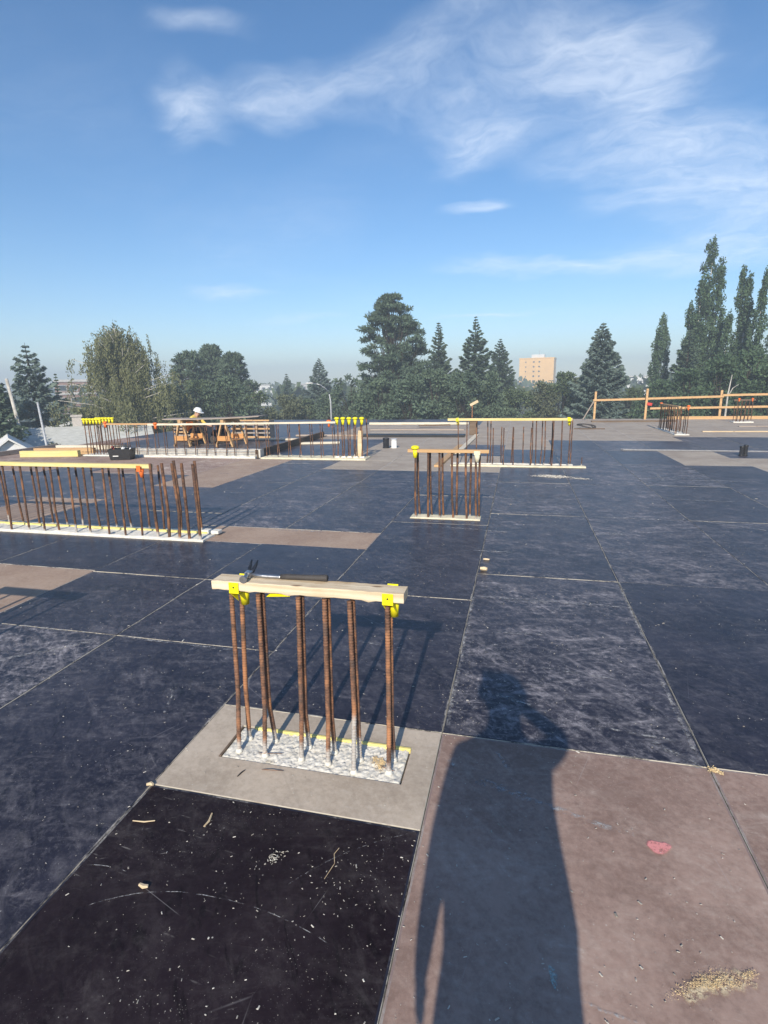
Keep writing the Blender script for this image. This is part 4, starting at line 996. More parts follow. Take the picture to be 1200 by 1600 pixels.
# crouching worker behind the left sawhorse, turned to the right
wk = thing('person', 'worker in white hard hat and orange vest crouching behind the left sawhorse', 'person', (-9.62, 13.25, .003))
J = {'pelvis': ((-.20, 0, .42), (.16, .15)), 'waist': ((-.17, 0, .54), (.15, .13)), 'chest': ((-.06, 0, .70), (.18, .15)), 'upper': ((.01, 0, .80), (.16, .12)), 'neck': ((.05, 0, .85), .062), 'jaw': ((.10, 0, .89), (.075, .07)), 'skull': ((.10, 0, .97), (.088, .09)), 'crown': ((.08, 0, 1.03), (.06, .06)), 'nose': ((.19, 0, .92), .016)}
E = [('pelvis', 'waist'), ('waist', 'chest'), ('chest', 'upper'), ('upper', 'neck'), ('neck', 'jaw'), ('jaw', 'skull'), ('skull', 'crown'), ('jaw', 'nose')]
for s_, p in ((-1, 'r'), (1, 'l')):
    y = s_*.12
    J[p+'hip'] = ((-.16, y, .36), .095); J[p+'knee'] = ((.24, y*1.5, .46 if s_ < 0 else .22), .065); J[p+'calf'] = ((.10 if s_ < 0 else .02, y*1.5, .27 if s_ < 0 else .13), .055); J[p+'ankle'] = ((.0 if s_ < 0 else -.2, y*1.5, .09), .042); J[p+'toe'] = ((.17 if s_ < 0 else -.08, y*1.6, .035), .04); J[p+'heel'] = ((-.05 if s_ < 0 else -.24, y*1.5, .04), .036)
    E += [('pelvis', p+'hip'), (p+'hip', p+'knee'), (p+'knee', p+'calf'), (p+'calf', p+'ankle'), (p+'ankle', p+'toe'), (p+'ankle', p+'heel')]
    J[p+'sh'] = ((0, s_*.19, .78), .068); J[p+'elbow'] = ((.20, s_*.25, .56), .046); J[p+'wrist'] = ((.42, s_*.16, .52), .03)
    E += [('upper', p+'sh'), (p+'sh', p+'elbow'), (p+'elbow', p+'wrist')]
    fingers(J, E, J[p+'wrist'][0], p+'wrist', (1, -s_*.2, -.25), (0, 1, .1), p)
def wm(a, b):
    t_ = a+b
    if any(k in t_ for k in ('jaw', 'skull', 'neck', 'palm', 'nose')) or 'wrist' in b and 'elbow' not in a or (len(b) > 2 and b[1] in 'ft' and b[1:] not in ('toe',)): return 0
    if 'toe' in b or 'heel' in b: return 3
    if any(k in b for k in ('hip', 'knee', 'calf', 'ankle')): return 2
    if 'wrist' in b: return 0
    return 1
link('body', skinned('worker_body', J, E, [M_SKIN, M_SHIRTY, M_TROUS, M_BOOT], wm, None), wk)
head_bits(wk, (.10, 0, .955), (1, 0, -.35), M_HATW)
mb = MB()   # hi-vis vest: a shell round the torso
rings = [(-.215, .39, .20, .19), (-.19, .47, .205, .185), (-.14, .60, .20, .175), (-.07, .70, .215, .175)]
v, f = [], []; n = 16
for (cx, cz, ry, rx) in rings:
    for i in range(n): a = 2*pi*i/n; v.append((cx+rx*cos(a)*.9, ry*sin(a), cz+rx*cos(a)*-.35))
for k in range(3):
    for i in range(n): f.append((k*n+i, k*n+(i+1) % n, (k+1)*n+(i+1) % n, (k+1)*n+i))
mb.add(v, f, 0, True); link('vest', mb.mesh('vest', M_HIVIS), wk)

# the photographer, whose shadow falls across the sheets
PX, PY = .375, -2.74
ph = thing('person', 'photographer in hard hat whose long shadow falls across the brown sheet', 'person', (PX, PY, .003))
def W3(u, v, z): return (u-PX, v-PY, z)
J = {'pelvis': (W3(.40, -2.74, .98), (.18, .13)), 'belly': (W3(.39, -2.73, 1.12), (.175, .13)), 'waist': (W3(.38, -2.73, 1.24), (.17, .12)), 'chest': (W3(.38, -2.74, 1.38), (.185, .13)), 'upper': (W3(.39, -2.74, 1.48), (.15, .10)), 'neck': (W3(.40, -2.72, 1.56), .062), 'jaw': (W3(.40, -2.69, 1.625), (.075, .08)), 'skull': (W3(.395, -2.70, 1.73), (.088, .095)), 'crown': (W3(.395, -2.71, 1.79), (.07, .07)), 'nose': (W3(.40, -2.585, 1.67), .016)}
E = [('pelvis', 'belly'), ('belly', 'waist'), ('waist', 'chest'), ('chest', 'upper'), ('upper', 'neck'), ('neck', 'jaw'), ('jaw', 'skull'), ('skull', 'crown'), ('jaw', 'nose')]
for s_, p in ((-1, 'l'), (1, 'r')):
    x = .40+s_*.105
    J[p+'hip'] = (W3(x, -2.74, .88), .12); J[p+'knee'] = (W3(x+s_*.03, -2.72, .50), .068); J[p+'calf'] = (W3(x+s_*.035, -2.75, .34), .062); J[p+'ankle'] = (W3(x+s_*.04, -2.77, .09), .045); J[p+'toe'] = (W3(x+s_*.06, -2.60, .035), .042); J[p+'heel'] = (W3(x+s_*.04, -2.81, .04), .038)
    E += [('pelvis', p+'hip'), (p+'hip', p+'knee'), (p+'knee', p+'calf'), (p+'calf', p+'ankle'), (p+'ankle', p+'toe'), (p+'ankle', p+'heel')]
J['lsh'] = (W3(.21, -2.74, 1.45), .07); J['lelbow'] = (W3(.162, -2.75, 1.17), .056); J['lwrist'] = (W3(.143, -2.70, .93), .034)
J['rsh'] = (W3(.56, -2.73, 1.46), .07); J['relbow'] = (W3(.690, -2.60, 1.485), .052); J['rwrist'] = (W3(.44, -2.50, 1.61), .032)
E += [('upper', 'lsh'), ('lsh', 'lelbow'), ('lelbow', 'lwrist'), ('upper', 'rsh'), ('rsh', 'relbow'), ('relbow', 'rwrist')]
fingers(J, E, J['lwrist'][0], 'lwrist', (.02, .05, -1), (0, 1, 0), 'l', .5); fingers(J, E, J['rwrist'][0], 'rwrist', (-.65, .05, .7), (-.5, 0, -.5), 'r', .5)
link('body', skinned('photographer_body', J, E, [M_SKIN, M_SHIRTG, M_TROUS, M_BOOT], wm, None), ph)
head_bits(ph, W3(.395, -2.70, 1.70), (-.1, 1, -.1), M_HATW)
mb = MB(); v, f = [], []; n = 20; JR = [(.80, .20, .605, .15), (.92, .203, .613, .155), (1.0, .19, .627, .155), (1.08, .165, .622, .15), (1.2, .15, .61, .145), (1.32, .145, .603, .14), (1.42, .155, .615, .13), (1.475, .21, .58, .10)]  # unseen torso shell, added and shaped to set the cast shadow's outline
for z_, l_, r_, d_ in JR:
    for i in range(n): a = 2*pi*i/n; v.append(W3((l_+r_)/2+(r_-l_)/2*cos(a), -2.735+d_*sin(a), z_+.004*sin(3*a)))
for k in range(len(JR)-1):
    for i in range(n): f.append((k*n+i, k*n+(i+1) % n, (k+1)*n+(i+1) % n, (k+1)*n+i))
mb.add(v, f, 0, True); link('shadow_jacket', mb.mesh('shadow_jacket', M_SHIRTG), ph)
# phone held just behind the lens
sp_ = thing('smartphone', 'dark smartphone held up by the photographer', 'phone')
sp_.matrix_world = cam_matrix() @ Matrix.Translation((-.02, -.055, .012))
mb = MB(); mb.bbox(-.038, .038, -.078, .078, -.004, .004, .003); link('case', mb.mesh('case', M_BLACK), sp_)
mb = MB(); mb.bbox(-.034, .034, -.072, .072, .0041, .0048, .0002); link('screen', mb.mesh('screen', M_GLASS), sp_)

# ------------------------------------------------------------------ ground and town
def ground_mat():
    m = NT('grass_and_lots'); n = m.noise(.02, 6, .6); n2 = m.noise(.6, 5, .65)
    m.set('Base Color', m.mix(m.ramp(n, .42, .6), m.mix(n2, (.045, .062, .025), (.075, .09, .04)), m.mix(n2, (.10, .095, .085), (.16, .15, .13)))); m.set('Roughness', .95); m.set('Specular IOR Level', .1)
    return m.mat
GZ = -7.0
mb = MB(); mb.add([(-700, -700, GZ), (700, -700, GZ), (700, 700, GZ), (-700, 700, GZ)], [(0, 1, 2, 3)]); tag(link('ground', mb.mesh('ground', ground_mat())), kind='structure')

# ------------------------------------------------------------------ trees
def leaf_mat(name, a, b, trans=.25):
    m = NT(name); g = m.n.new('ShaderNodeNewGeometry')
    n = m.noise(.55, 4, .6)
    col = m.mix(m.math('ADD', m.math('MULTIPLY', g.outputs['Random Per Island'], .55), m.math('MULTIPLY', m.ramp(n, .3, .7), .45)), a, b)
    m.set('Base Color', col); m.set('Roughness', .65); m.set('Specular IOR Level', .15)
    t_ = m.n.new('ShaderNodeBsdfTranslucent'); m.l.new(col, t_.inputs[0]); x = m.n.new('ShaderNodeMixShader'); x.inputs[0].default_value = trans
    m.l.new(m.b.outputs[0], x.inputs[1]); m.l.new(t_.outputs[0], x.inputs[2]); m.l.new(x.outputs[0], m.out.inputs['Surface'])
    return m.mat
L_BLUE = leaf_mat('blue_spruce_needles', (0.063, 0.087, 0.076), (0.205, 0.273, 0.227), .1)
L_SPR = leaf_mat('spruce_needles', (0.041, 0.064, 0.041), (0.137, 0.190, 0.123), .1)
L_PINE = leaf_mat('pine_needles', (0.048, 0.072, 0.046), (0.150, 0.203, 0.126), .12)
L_BIR = leaf_mat('birch_leaves', (.115, .125, .055), (.27, .275, .14), .3)
L_POP = leaf_mat('poplar_leaves', (0.039, 0.067, 0.037), (0.130, 0.199, 0.103), .25)
L_DEC = leaf_mat('broad_leaves', (0.052, 0.075, 0.039), (0.158, 0.206, 0.106), .25)
L_DECW = leaf_mat('dusty_broad_leaves', (0.064, 0.076, 0.038), (0.205, 0.223, 0.131), .25)
B_DARK = plain('dark_bark', (.045, .036, .028), .9, .1, var=.3, vscale=5); B_PALE = plain('pale_bark', (.46, .43, .38), .85, .1, var=.25, vscale=4)
def cards(name, P, D, ln, wd, mat, rg):
    """leaf sprays: small bent quads at P, long axis D"""
    N = len(P); D = D/np.maximum(1e-6, np.linalg.norm(D, axis=1, keepdims=True))
    q = rg.normal(size=(N, 3)); s_ = np.cross(D, q); s_ /= np.maximum(1e-6, np.linalg.norm(s_, axis=1, keepdims=True))
    ln = np.asarray(ln).reshape(-1, 1)*np.ones((N, 1)); wd = np.asarray(wd).reshape(-1, 1)*np.ones((N, 1))
    V = np.empty((N, 4, 3)); V[:, 0] = P-D*ln*.5; V[:, 1] = P+s_*wd*.5-D*ln*.05; V[:, 2] = P+D*ln*.5; V[:, 3] = P-s_*wd*.5+D*ln*.05
    me = bpy.data.meshes.new(name); me.vertices.add(N*4); me.vertices.foreach_set('co', V.astype(np.float32).ravel())
    me.loops.add(N*4); me.loops.foreach_set('vertex_index', np.arange(N*4, dtype=np.int32))
    me.polygons.add(N); me.polygons.foreach_set('loop_start', np.arange(0, N*4, 4, dtype=np.int32)); me.polygons.foreach_set('loop_total', np.full(N, 4, dtype=np.int32))
    me.materials.append(mat); me.update(calc_edges=True); return me
def finish_tree(name, label, x, y, P, D, ln, wd, lm, limbs, bark, rg, z=GZ, cat='tree'):
    t = thing(name, label, cat, (x, y, z))
    mb = MB()
    for pts_, rd in limbs: mb.tube(pts_, rd, 7)
    link('trunk', mb.mesh('trunk', bark), t); link('crown', cards('crown', P, D, ln, wd, lm, rg), t); return t
def spruce(label, b, D_, h, rmax, seed, lm=L_SPR, dens=1.0, droop=.25, sparse=.0, start=.08, pw=.8, name='spruce_tree', step=1.0):
    rg = np.random.default_rng(seed); x, y = polar(b, D_); P, Dv, LN = [], [], []
    limbs = [([(0, 0, 0), (rg.normal()*.05, rg.normal()*.05, h*.5), (0, 0, h*.99)], [.022*h, .012*h, .01])]
    z = start*h; az0 = 0
    lop = rg.uniform(.8, 1.18, 8)
    while z < h*.985:
        t = z/h; rr = rmax*((1-t)/(1-start))**pw*(.93+.12*rg.random())
        nb = int(max(5, 5.5+4*(1-t))); az0 += rg.uniform(.3, 1.2)
        for k in range(nb):
            if rg.random() < sparse: continue
            az = az0+2*pi*k/nb+rg.normal()*.18; ll = rr*rg.uniform(.68, 1.12)*lop[int((az % (2*pi))/(2*pi)*8) % 8]
            up = .38*t-.05-(droop*(1-t)); n = int(max(14, ll*ll*34+ll*30)*dens)
            s_ = np.sqrt(rg.random(n)); dr = np.stack([np.cos(az)*np.ones(n), np.sin(az)*np.ones(n), np.zeros(n)], 1); sd_ = np.stack([-np.sin(az)*np.ones(n), np.cos(az)*np.ones(n), np.zeros(n)], 1)
            lat = rg.normal(0, .22, n)*(1.25-s_)*ll*1.0
            zz_ = z + up*ll*s_ + .22*ll*s_**3 - np.abs(lat)*.25 - rg.random(n)**1.5*.20*min(1, ll)*(.35+droop)
            p = dr*(s_*ll)[:, None]+sd_*lat[:, None]; p[:, 2] = zz_
            P.append(p); d_ = dr*.75+sd_*np.sign(lat)[:, None]*.55; d_[:, 2] = -.15+rg.normal(0, .22, n)-droop*.5; Dv.append(d_); LN.append(rg.uniform(.26, .50, n)*(.6+.4*min(1, ll)))
            if ll > .8 and rg.random() < .5: limbs.append(([(0, 0, z), (cos(az)*ll*.5, sin(az)*ll*.5, z+up*ll*.5), (cos(az)*ll*.9, sin(az)*ll*.9, z+up*ll*.9+.12*ll)], [.03, .02, .008]))
        z += (.22+.32*(1-t))*(1.0+.25*rg.random())*step
    P, Dv, LN = np.concatenate(P), np.concatenate(Dv), np.concatenate(LN)
    return finish_tree(name, label, x, y, P, Dv, LN, LN*.34, lm, limbs, B_DARK, rg)
def clump_tree(label, b, D_, clumps, seed, lm, n_per=1.0, leaf=(.16, .30), asp=.55, bark=B_DARK, up=.0, name='broadleaf_tree', trunk_h=None, shell=.35):
    """crown of leaf clumps: (dx, dy, z, rx, rz) in metres from the trunk foot"""
    rg = np.random.default_rng(seed); x, y = polar(b, D_); P, Dv = [], []
    a_ = R(b); ax = np.array([cos(a_), -sin(a_)]); ay = np.array([sin(a_), cos(a_)])
    limbs = []; top = trunk_h or max(c_[2] for c_ in clumps)
    limbs.append(([(0, 0, 0), (.1, .05, top*.4), (0, .1, top*.92)], [.014*top+.04, .010*top+.02, .03]))
    for (dx, dy, z, rx, rz) in clumps:
        n = int(rx*rx*rz*190*n_per)+60; u = rg.normal(size=(n, 3)); u /= np.linalg.norm(u, axis=1, keepdims=True)
        rad = (shell+(1-shell)*rg.random(n))[:, None]; q = u*rad; q += np.sin(u*7+seed)*.06
        o2 = ax*dx+ay*dy
        P.append(np.stack([o2[0]+q[:, 0]*rx, o2[1]+q[:, 1]*rx, z+q[:, 2]*rz], 1)); d_ = u+rg.normal(0, .6, (n, 3)); d_[:, 2] += up; Dv.append(d_)
        if rx > .5: limbs.append(([(0, 0, max(.5, z*.55)), (o2[0]*.5, o2[1]*.5, z*.8), (o2[0]*.95, o2[1]*.95, z)], [.05, .035, .015]))
    P, Dv = np.concatenate(P), np.concatenate(Dv); ln = rg.uniform(*leaf, len(P))
    return finish_tree(name, label, x, y, P, Dv, ln, ln*asp, lm, limbs, bark, rg)
def crown_clumps(h, rmax, seed, n, zlo=.2, prof=None, flat=.75, size=(.7, 1.3), depth=1.0):
    rg = np.random.default_rng(seed); out = []
    prof = prof or [(0, .5), (.3, 1), (.6, .9), (.85, .55), (1, .15)]
    for i in range(n):
        t = rg.random()**.9; z = h*(zlo+(1-zlo)*t); r = np.interp(t, [p[0] for p in prof], [p[1] for p in prof])*rmax
        a = rg.uniform(0, 2*pi); k = np.sqrt(rg.random())*.95; s_ = rg.uniform(*size)*(.55+.45*r/rmax)
        out.append((r*k*cos(a), r*k*sin(a)*depth, min(z, h-s_*flat*.8), s_, s_*flat))
    return out
def pine(label, b, D_, h, rmax, seed, n=60, prof=None, lm=L_PINE, size=(.5, .95), n_per=1.7, zlo=.25, name='pine_tree'):
    return clump_tree(label, b, D_, crown_clumps(h, rmax, seed, n, zlo, prof, .62, size), seed, lm, n_per, (.26, .55), .30, B_DARK, .35, name, h, .1)
def poplar(label, b, D_, h, cols, seed, name='poplar_tree', pale=False):
    """columnar crown of upright leaders: (dx, z0, z1, r)"""
    rg = np.random.default_rng(seed); x, y = polar(b, D_); P, Dv, limbs = [], [], []
    a_ = R(b)
    for (dx, z0, z1, r) in cols:
        m = int((z1-z0)*6.5); oy = rg.uniform(-.4, .4)
        for k in range(m):
            t = (k+rg.random())/m; z = z0+(z1-z0)*t; rr = r*rg.uniform(.6, 1.3)*np.interp(t, [0, .15, .5, .8, .95, 1], [.6, .9, 1, .78, .45, .2])
            a = rg.uniform(0, 2*pi); q = np.sqrt(rg.random())*rr*1.0; cxy = np.array([dx+q*cos(a), oy+q*sin(a)]); n = int(40+60*rr)
            u = rg.normal(size=(n, 3)); u /= np.linalg.norm(u, axis=1, keepdims=True); u *= rg.random((n, 1))**.5
            pz = z+u[:, 2]*.6+.35*np.hypot(u[:, 0], u[:, 1])*0; p = np.stack([cxy[0]+u[:, 0]*(.14+.26*rr), cxy[1]+u[:, 1]*(.14+.26*rr), pz], 1)
            P.append(p); d_ = rg.normal(0, .6, (n, 3)); d_[:, 2] += .8; Dv.append(d_)
        limbs.append(([(dx*.25, 0, 1), (dx*.9, oy*.8, max(2, z0)), (dx, oy, z1*.97)], [.2, .10, .02]))
    P, Dv = np.concatenate(P), np.concatenate(Dv)
    c, s_ = cos(a_), -sin(a_); Q = P.copy(); Q[:, 0] = P[:, 0]*c-P[:, 1]*s_; Q[:, 1] = P[:, 0]*s_+P[:, 1]*c
    limbs = [([(p[0]*c-p[1]*s_, p[0]*s_+p[1]*c, p[2]) for p in pts_], rd) for pts_, rd in limbs]
    ln = rg.uniform(.14, .26, len(P)); return finish_tree(name, label, x, y, Q, Dv, ln, ln*.6, L_POP, limbs, B_PALE if pale else B_DARK, rg)
def birch(label, b, D_, h, rmax, seed):
    rg = np.random.default_rng(seed); x, y = polar(b, D_); P, Dv, limbs = [], [], []
    limbs.append(([(0, 0, 0), (.2, .1, h*.35), (.1, .1, h*.7), (0, 0, h*.95)], [.32, .22, .12, .03]))
    for k in range(140):
        a = rg.uniform(0, 2*pi); t = .28+.70*rg.random()**.9; rr = rmax*np.interp(t, [.28, .5, .7, .82, .92, 1], [1, 1, .84, .62, .36, .10])*rg.uniform(.1, 1.0)**.6
        e = np.array([rr*cos(a), rr*sin(a), h*t]); s0 = np.array([0, 0, h*t*.86-.4]); mid = (s0+e)/2+np.array([0, 0, .35])
        limbs.append(([tuple(s0), tuple(mid), tuple(e)], [.045, .03, .012]))
        for j in range(13):
            q = rg.uniform(.25, 1.1); p0 = s0+(e-s0)*q+np.array([0, 0, .9*q*(1-q)])+rg.normal(0, .30, 3)*np.array([1, 1, .5]); ln = min(rg.uniform(.5, 2.6), p0[2]-.8); n = int(ln*32)
            if n < 4: continue
            s_ = rg.random(n); w_ = .05+.07*rg.random(); p = np.stack([p0[0]+rg.normal(0, w_, n)+.15*s_*cos(a), p0[1]+rg.normal(0, w_, n)+.15*s_*sin(a), p0[2]-s_*ln], 1); P.append(p)
            d_ = rg.normal(0, .35, (n, 3)); d_[:, 2] -= 1; Dv.append(d_)
    P, Dv = np.concatenate(P), np.concatenate(Dv); ln = rg.uniform(.11, .22, len(P))
    return finish_tree('birch_tree', label, x, y, P, Dv, ln, ln*.42, L_BIR, limbs, B_PALE, rg)

H = lambda topz: topz-GZ
spruce('tall blue grey spruce with drooping boughs behind the white house', -45.6, 50, H(5.3), 4.3, 1, L_BLUE, 1.2, .42, .05, .12, .95, 'spruce_tree', 1.25)
spruce('small thin spruce just right of the tall blue grey spruce', -43.7, 62, H(3.4), 1.2, 2, L_SPR, 1.1, .2)
spruce('dark spruce cut by the left edge of the view', -48.6, 46, H(2.9), 2.4, 3, L_SPR, 1.3, .2, pw=.5)
birch('wide weeping birch with hanging olive strands behind the corner cluster', -38.2, 48, H(6.7), 5.3, 4)
PP = [(0, .9), (.3, 1), (.6, .95), (.85, .7), (1, .3)]
pine('left pine of the dark trio beyond the worker', -32.5, 66, H(5.6), 2.5, 5, 170, PP); pine('tallest middle pine of the dark trio beyond the worker', -30.4, 69, H(6.5), 2.5, 6, 170, PP)
pine('right pine of the dark trio, with sloping shoulder', -28.3, 66, H(5.4), 2.5, 7, 170, PP)
spruce('small lone spruce midway between the pine trio and the street light', -23.3, 90, H(3.7), 2.4, 8, L_SPR, 1.0, .15)
spruce('spire topped spruce behind the curved street light', -20.0, 74, H(5.2), 4.4, 9, L_BLUE, .9, .25, 0, .1, .95)
PB = [(0, 1), (.55, 1), (.62, .97), (.72, .86), (.83, .7), (.93, .42), (1, .2)]
clump_tree('biggest tiered dark conifer in the middle of the skyline', -12.7, 58, crown_clumps(H(10.35), 4.0, 10, 400, .1, PB, .48, (.45, .95)), 10, L_SPR, 2.0, (.28, .60), .24, B_DARK, .15, 'conifer_tree', H(10.2), .1)
spruce('pointed spruce right beside the biggest tiered conifer', -8.0, 64, H(8.4), 3.8, 11, L_SPR, 1.1, .15, .05, .05, .9)
spruce('tallest pointed spruce right of the big conifer', -4.4, 62, H(8.65), 4.7, 12, L_SPR, 1.1, .18, .05, .05, .95, 'spruce_tree', 1.15)
spruce('shorter narrow spruce left of the ochre apartment tower', -2.0, 70, H(6.9), 3.9, 13, L_SPR, 1.1, .1, .05, .05, .85)
spruce('broad blue spruce right of the ochre apartment tower', 7.4, 55, H(6.85), 4.3, 14, L_BLUE, 1.3, .3, .04, .08, .85)
poplar('slim poplar standing alone left of the tallest poplar', 12.4, 66, H(7.95), [(0, 2.5, 14.95, .75), (-.45, 2, 13.2, .5), (.4, 2, 13.6, .5)], 15)
spruce('dark spruce leaning on the left flank of the tallest poplar', 14.6, 58, H(6.2), 3.3, 16, L_SPR, 1.0, .1, .1, .05, .85)
poplar('tallest columnar poplar behind the guardrail', 15.6, 60, H(13.5), [(0.1, 2, 20.5, 1.25), (-1.2, 1.5, 15.2, .55), (.8, 1.5, 17.9, .8), (-.5, 1.5, 17.2, .75), (1.35, 1.5, 13.8, .5), (-.2, 1, 13, 1.3)], 17, pale=True)
poplar('twin topped poplar right of the tallest poplar', 18.1, 59, H(10.7), [(0, 2, 17.7, .6), (.5, 2, 17.0, .6), (-.75, 1.5, 14.0, .6), (.1, 1, 12, 1.0)], 18, pale=True)
poplar('narrow poplar next right of the twin topped poplar', 19.6, 57, H(9.9), [(0, 1.5, 16.9, .6), (-.6, 1.5, 13.2, .5), (.3, 1, 11, .8)], 19, pale=True)
poplar('poplar at the right edge of the view', 20.9, 61, H(9.3), [(0, 1.5, 16.2, .7), (.7, 1.5, 14.0, .6)], 20, pale=True)
poplar('poplar just outside the right edge beyond the guardrail', 23.6, 60, H(10), [(0, 1.5, 17, .8), (.8, 1.5, 14.6, .7), (-.8, 1.5, 13, .7)], 21)
FILL = [  # label, bearing, distance, top z, radius, material, clumps
 ('low round tree between the birch and the pine trio', -34.2, 52, 1.9, 2.2, L_BIR, 26), ('bushy tree in front of the left pine of the trio', -31.8, 55, 2.4, 2.6, L_DEC, 30), ('bushy tree in front of the middle pines of the trio', -29.2, 54, 2.6, 2.5, L_PINE, 30),
 ('low leafy tree right of the pine trio', -26.4, 58, 1.2, 2.2, L_DEC, 26), ('round pale green tree below the small lone spruce', -23.6, 56, .9, 2.3, L_DECW, 28), ('dusky tree left of the street light', -21.6, 62, .5, 2.3, L_DEC, 24),
 ('grey green tree below the street light arm', -19.2, 60, .9, 2.2, L_PINE, 26), ('broad tree on the left skirt of the biggest conifer', -16.9, 56, 2.7, 2.6, L_PINE, 34), ('dense low tree before the biggest conifer, left side', -14.2, 50, 2.2, 2.4, L_PINE, 34),
 ('dense low tree before the biggest conifer, right side', -11.0, 49, 2.4, 2.4, L_SPR, 34), ('rounded tree below the two pointed spruces, left one', -8.3, 52, 3.0, 2.3, L_PINE, 32), ('rounded tree below the two pointed spruces, right one', -5.6, 51, 2.8, 2.3, L_SPR, 32),
 ('dense tree below the shorter narrow spruce', -2.9, 53, 2.6, 2.3, L_PINE, 32), ('low tree left below the ochre tower', -.4, 56, 1.2, 2.1, L_DEC, 26), ('low pale tree right below the ochre tower', 2.0, 57, 1.7, 2.0, L_DECW, 26),
 ('leafy tree hiding the right foot of the ochre tower', 4.2, 58, 2.5, 2.2, L_DEC, 30), ('small bushy tree left of the broad blue spruce', 5.6, 60, 1.9, 1.6, L_DECW, 22), ('low tree between the broad blue spruce and the slim poplar', 10.2, 60, .9, 2.4, L_DEC, 26),
 ('dark bushy tree below the slim poplar', 12.6, 54, 1.6, 2.2, L_POP, 28), ('dark bushy tree below the leaning spruce', 15.0, 50, 2.4, 2.2, L_POP, 30), ('dark bushy tree below the tallest poplar', 17.3, 50, 3.4, 2.2, L_POP, 32),
 ('dark bushy tree below the twin topped poplar', 19.4, 50, 3.6, 2.0, L_POP, 32), ('dark bushy tree at the right edge below the last poplar', 21.6, 49, 3.2, 2.2, L_POP, 32), ('bushy tree outside the right edge beyond the guardrail', 24.4, 50, 3, 2.4, L_POP, 30),
 ('shadowy tree below the left edge spruce', -49.3, 42, 1.0, 2.2, L_SPR, 28), ('olive shrub tree left below the weeping birch', -41.0, 48, .6, 1.9, L_BIR, 24), ('green bush against the blue grey spruce above the house roof', -43.0, 45, -.6, 1.0, L_DEC, 14)]
for i, (lab, b, d_, tz, r_, lm, n) in enumerate(FILL):
    pr = [(0, .8), (.35, 1), (.65, .9), (.88, .55), (1, .2)]
    clump_tree(lab, b, d_, crown_clumps(H(tz), r_, 100+i, n, .3, pr, .8, (.65, 1.15)), 100+i, lm, 1.5, (.18, .36), .5)
# far woods: one mass
rg = np.random.default_rng(77); P, Dv = [], []
for k in range(520):
    b = rg.uniform(-58, 34); d_ = 110+rg.random()**1.3*500; x, y = polar(b, d_); h = rg.uniform(6.0, 9.8)+d_*.002; n = 46
    u = rg.normal(size=(n, 3)); u /= np.linalg.norm(u, axis=1, keepdims=True); w = 3.0+d_*.008
    P.append(np.stack([x+u[:, 0]*w, y+u[:, 1]*w, GZ+h*.55+u[:, 2]*h*.45], 1)); Dv.append(u+rg.normal(0, .5, (n, 3)))
P, Dv = np.concatenate(P), np.concatenate(Dv); ln = rg.uniform(1.3, 3.0, len(P))
tag(link('far_woods', cards('far_woods', P, Dv, ln, ln*.7, L_DEC, rg)), 'distant belt of trees along the horizon', 'woods', None, 'stuff')

# ------------------------------------------------------------------ buildings and poles
def facing(b): return -R(b)
def building(name, label, b, D_, w, dep, h, mat, z=GZ, group=None, yawoff=0):
    x, y = polar(b, D_); t = thing(name, label, 'building', (x, y, z), facing(b)+yawoff, group)
    mb = MB(); mb.box(-w/2, w/2, 0, dep, 0, h); link('wall', mb.mesh('wall', mat), t); return t
def windows(t, cols, rows, w, h, x0, dx, z0, dz, sill=True):
    f = MB().box(-w/2-.12, w/2+.12, -.08, -.004, -.12, h+.12).mesh('window_frame', M_CONCB); g = MB().box(-w/2, w/2, -.1, -.083, 0, h).mesh('window', M_GLASS)
    for i in range(cols):
        for j in range(rows):
            o = link('window', g, t, (x0+dx*i, 0, z0+dz*j))
            if sill: link('frame', f, o)
tw = building('apartment_tower', 'ochre brick apartment tower rising behind the trees', 1.55, 350, 20.0, 16, 21.6, M_TOWER, yawoff=R(-6))
windows(tw, 2, 7, 1.0, .8, -1.6, 3.2, 2.9, 2.75, False)
windows(tw, 1, 7, .6, .7, -6.2, 1, 2.9, 2.75, False)
mb = MB(); mb.box(-10.2, 10.2, -.15, 16.15, 21.6, 22.2); link('parapet', mb.mesh('parapet', M_TOWER), tw)
mb = MB(); mb.box(-3.5, 4, 4, 10, 22.2, 24.2); link('penthouse', mb.mesh('penthouse', M_WHITE), tw)
mb = MB(); mb.tube([(1, 5, 24.2), (1, 5, 26.5)], .12, 5); link('mast', mb.mesh('mast', M_GREYP), tw)
bb = building('flat_block', 'low brown brick block with pale bands beyond the weeping birch', -41.6, 150, 12, 10, 11.0, M_BRICKC)
for z in (7.6, 10.5):
    mb = MB(); mb.box(-6.1, 6.1, -.2, 10.2, z, z+.5); link('band', mb.mesh('band', M_CONCB), bb)
windows(bb, 5, 2, 1.4, 1.2, -4.4, 2.2, 5.6, 2.9)
for i, (lab, b, d_, w, h, m_) in enumerate((('small white building far off right of the pine trio', -25.6, 260, 8, 9.0, M_WHITE), ('long brown roofed building beside the far white one', -26.9, 270, 13, 9.4, M_BRICKC), ('pale far building left of the spire topped spruce', -22.2, 280, 9, 9.2, M_CONCB), ('white far building between broad blue spruce and slim poplar', 10.9, 240, 9, 9.6, M_WHITE), ('grey far building beside the white one near the slim poplar', 9.6, 260, 8, 9.2, M_CONCB))):
    t = building('far_building', lab, b, d_, w, 10, h, m_, group='buildings far beyond the trees'); windows(t, 3, 2, 1.2, 1.3, -w/3, w/3, 4.4, 2.4)
    mb = MB(); mb.box(-w/2-.2, w/2+.2, -.2, 10.2, h, h+.4); link('roof', mb.mesh('roof', M_CONCB), t)

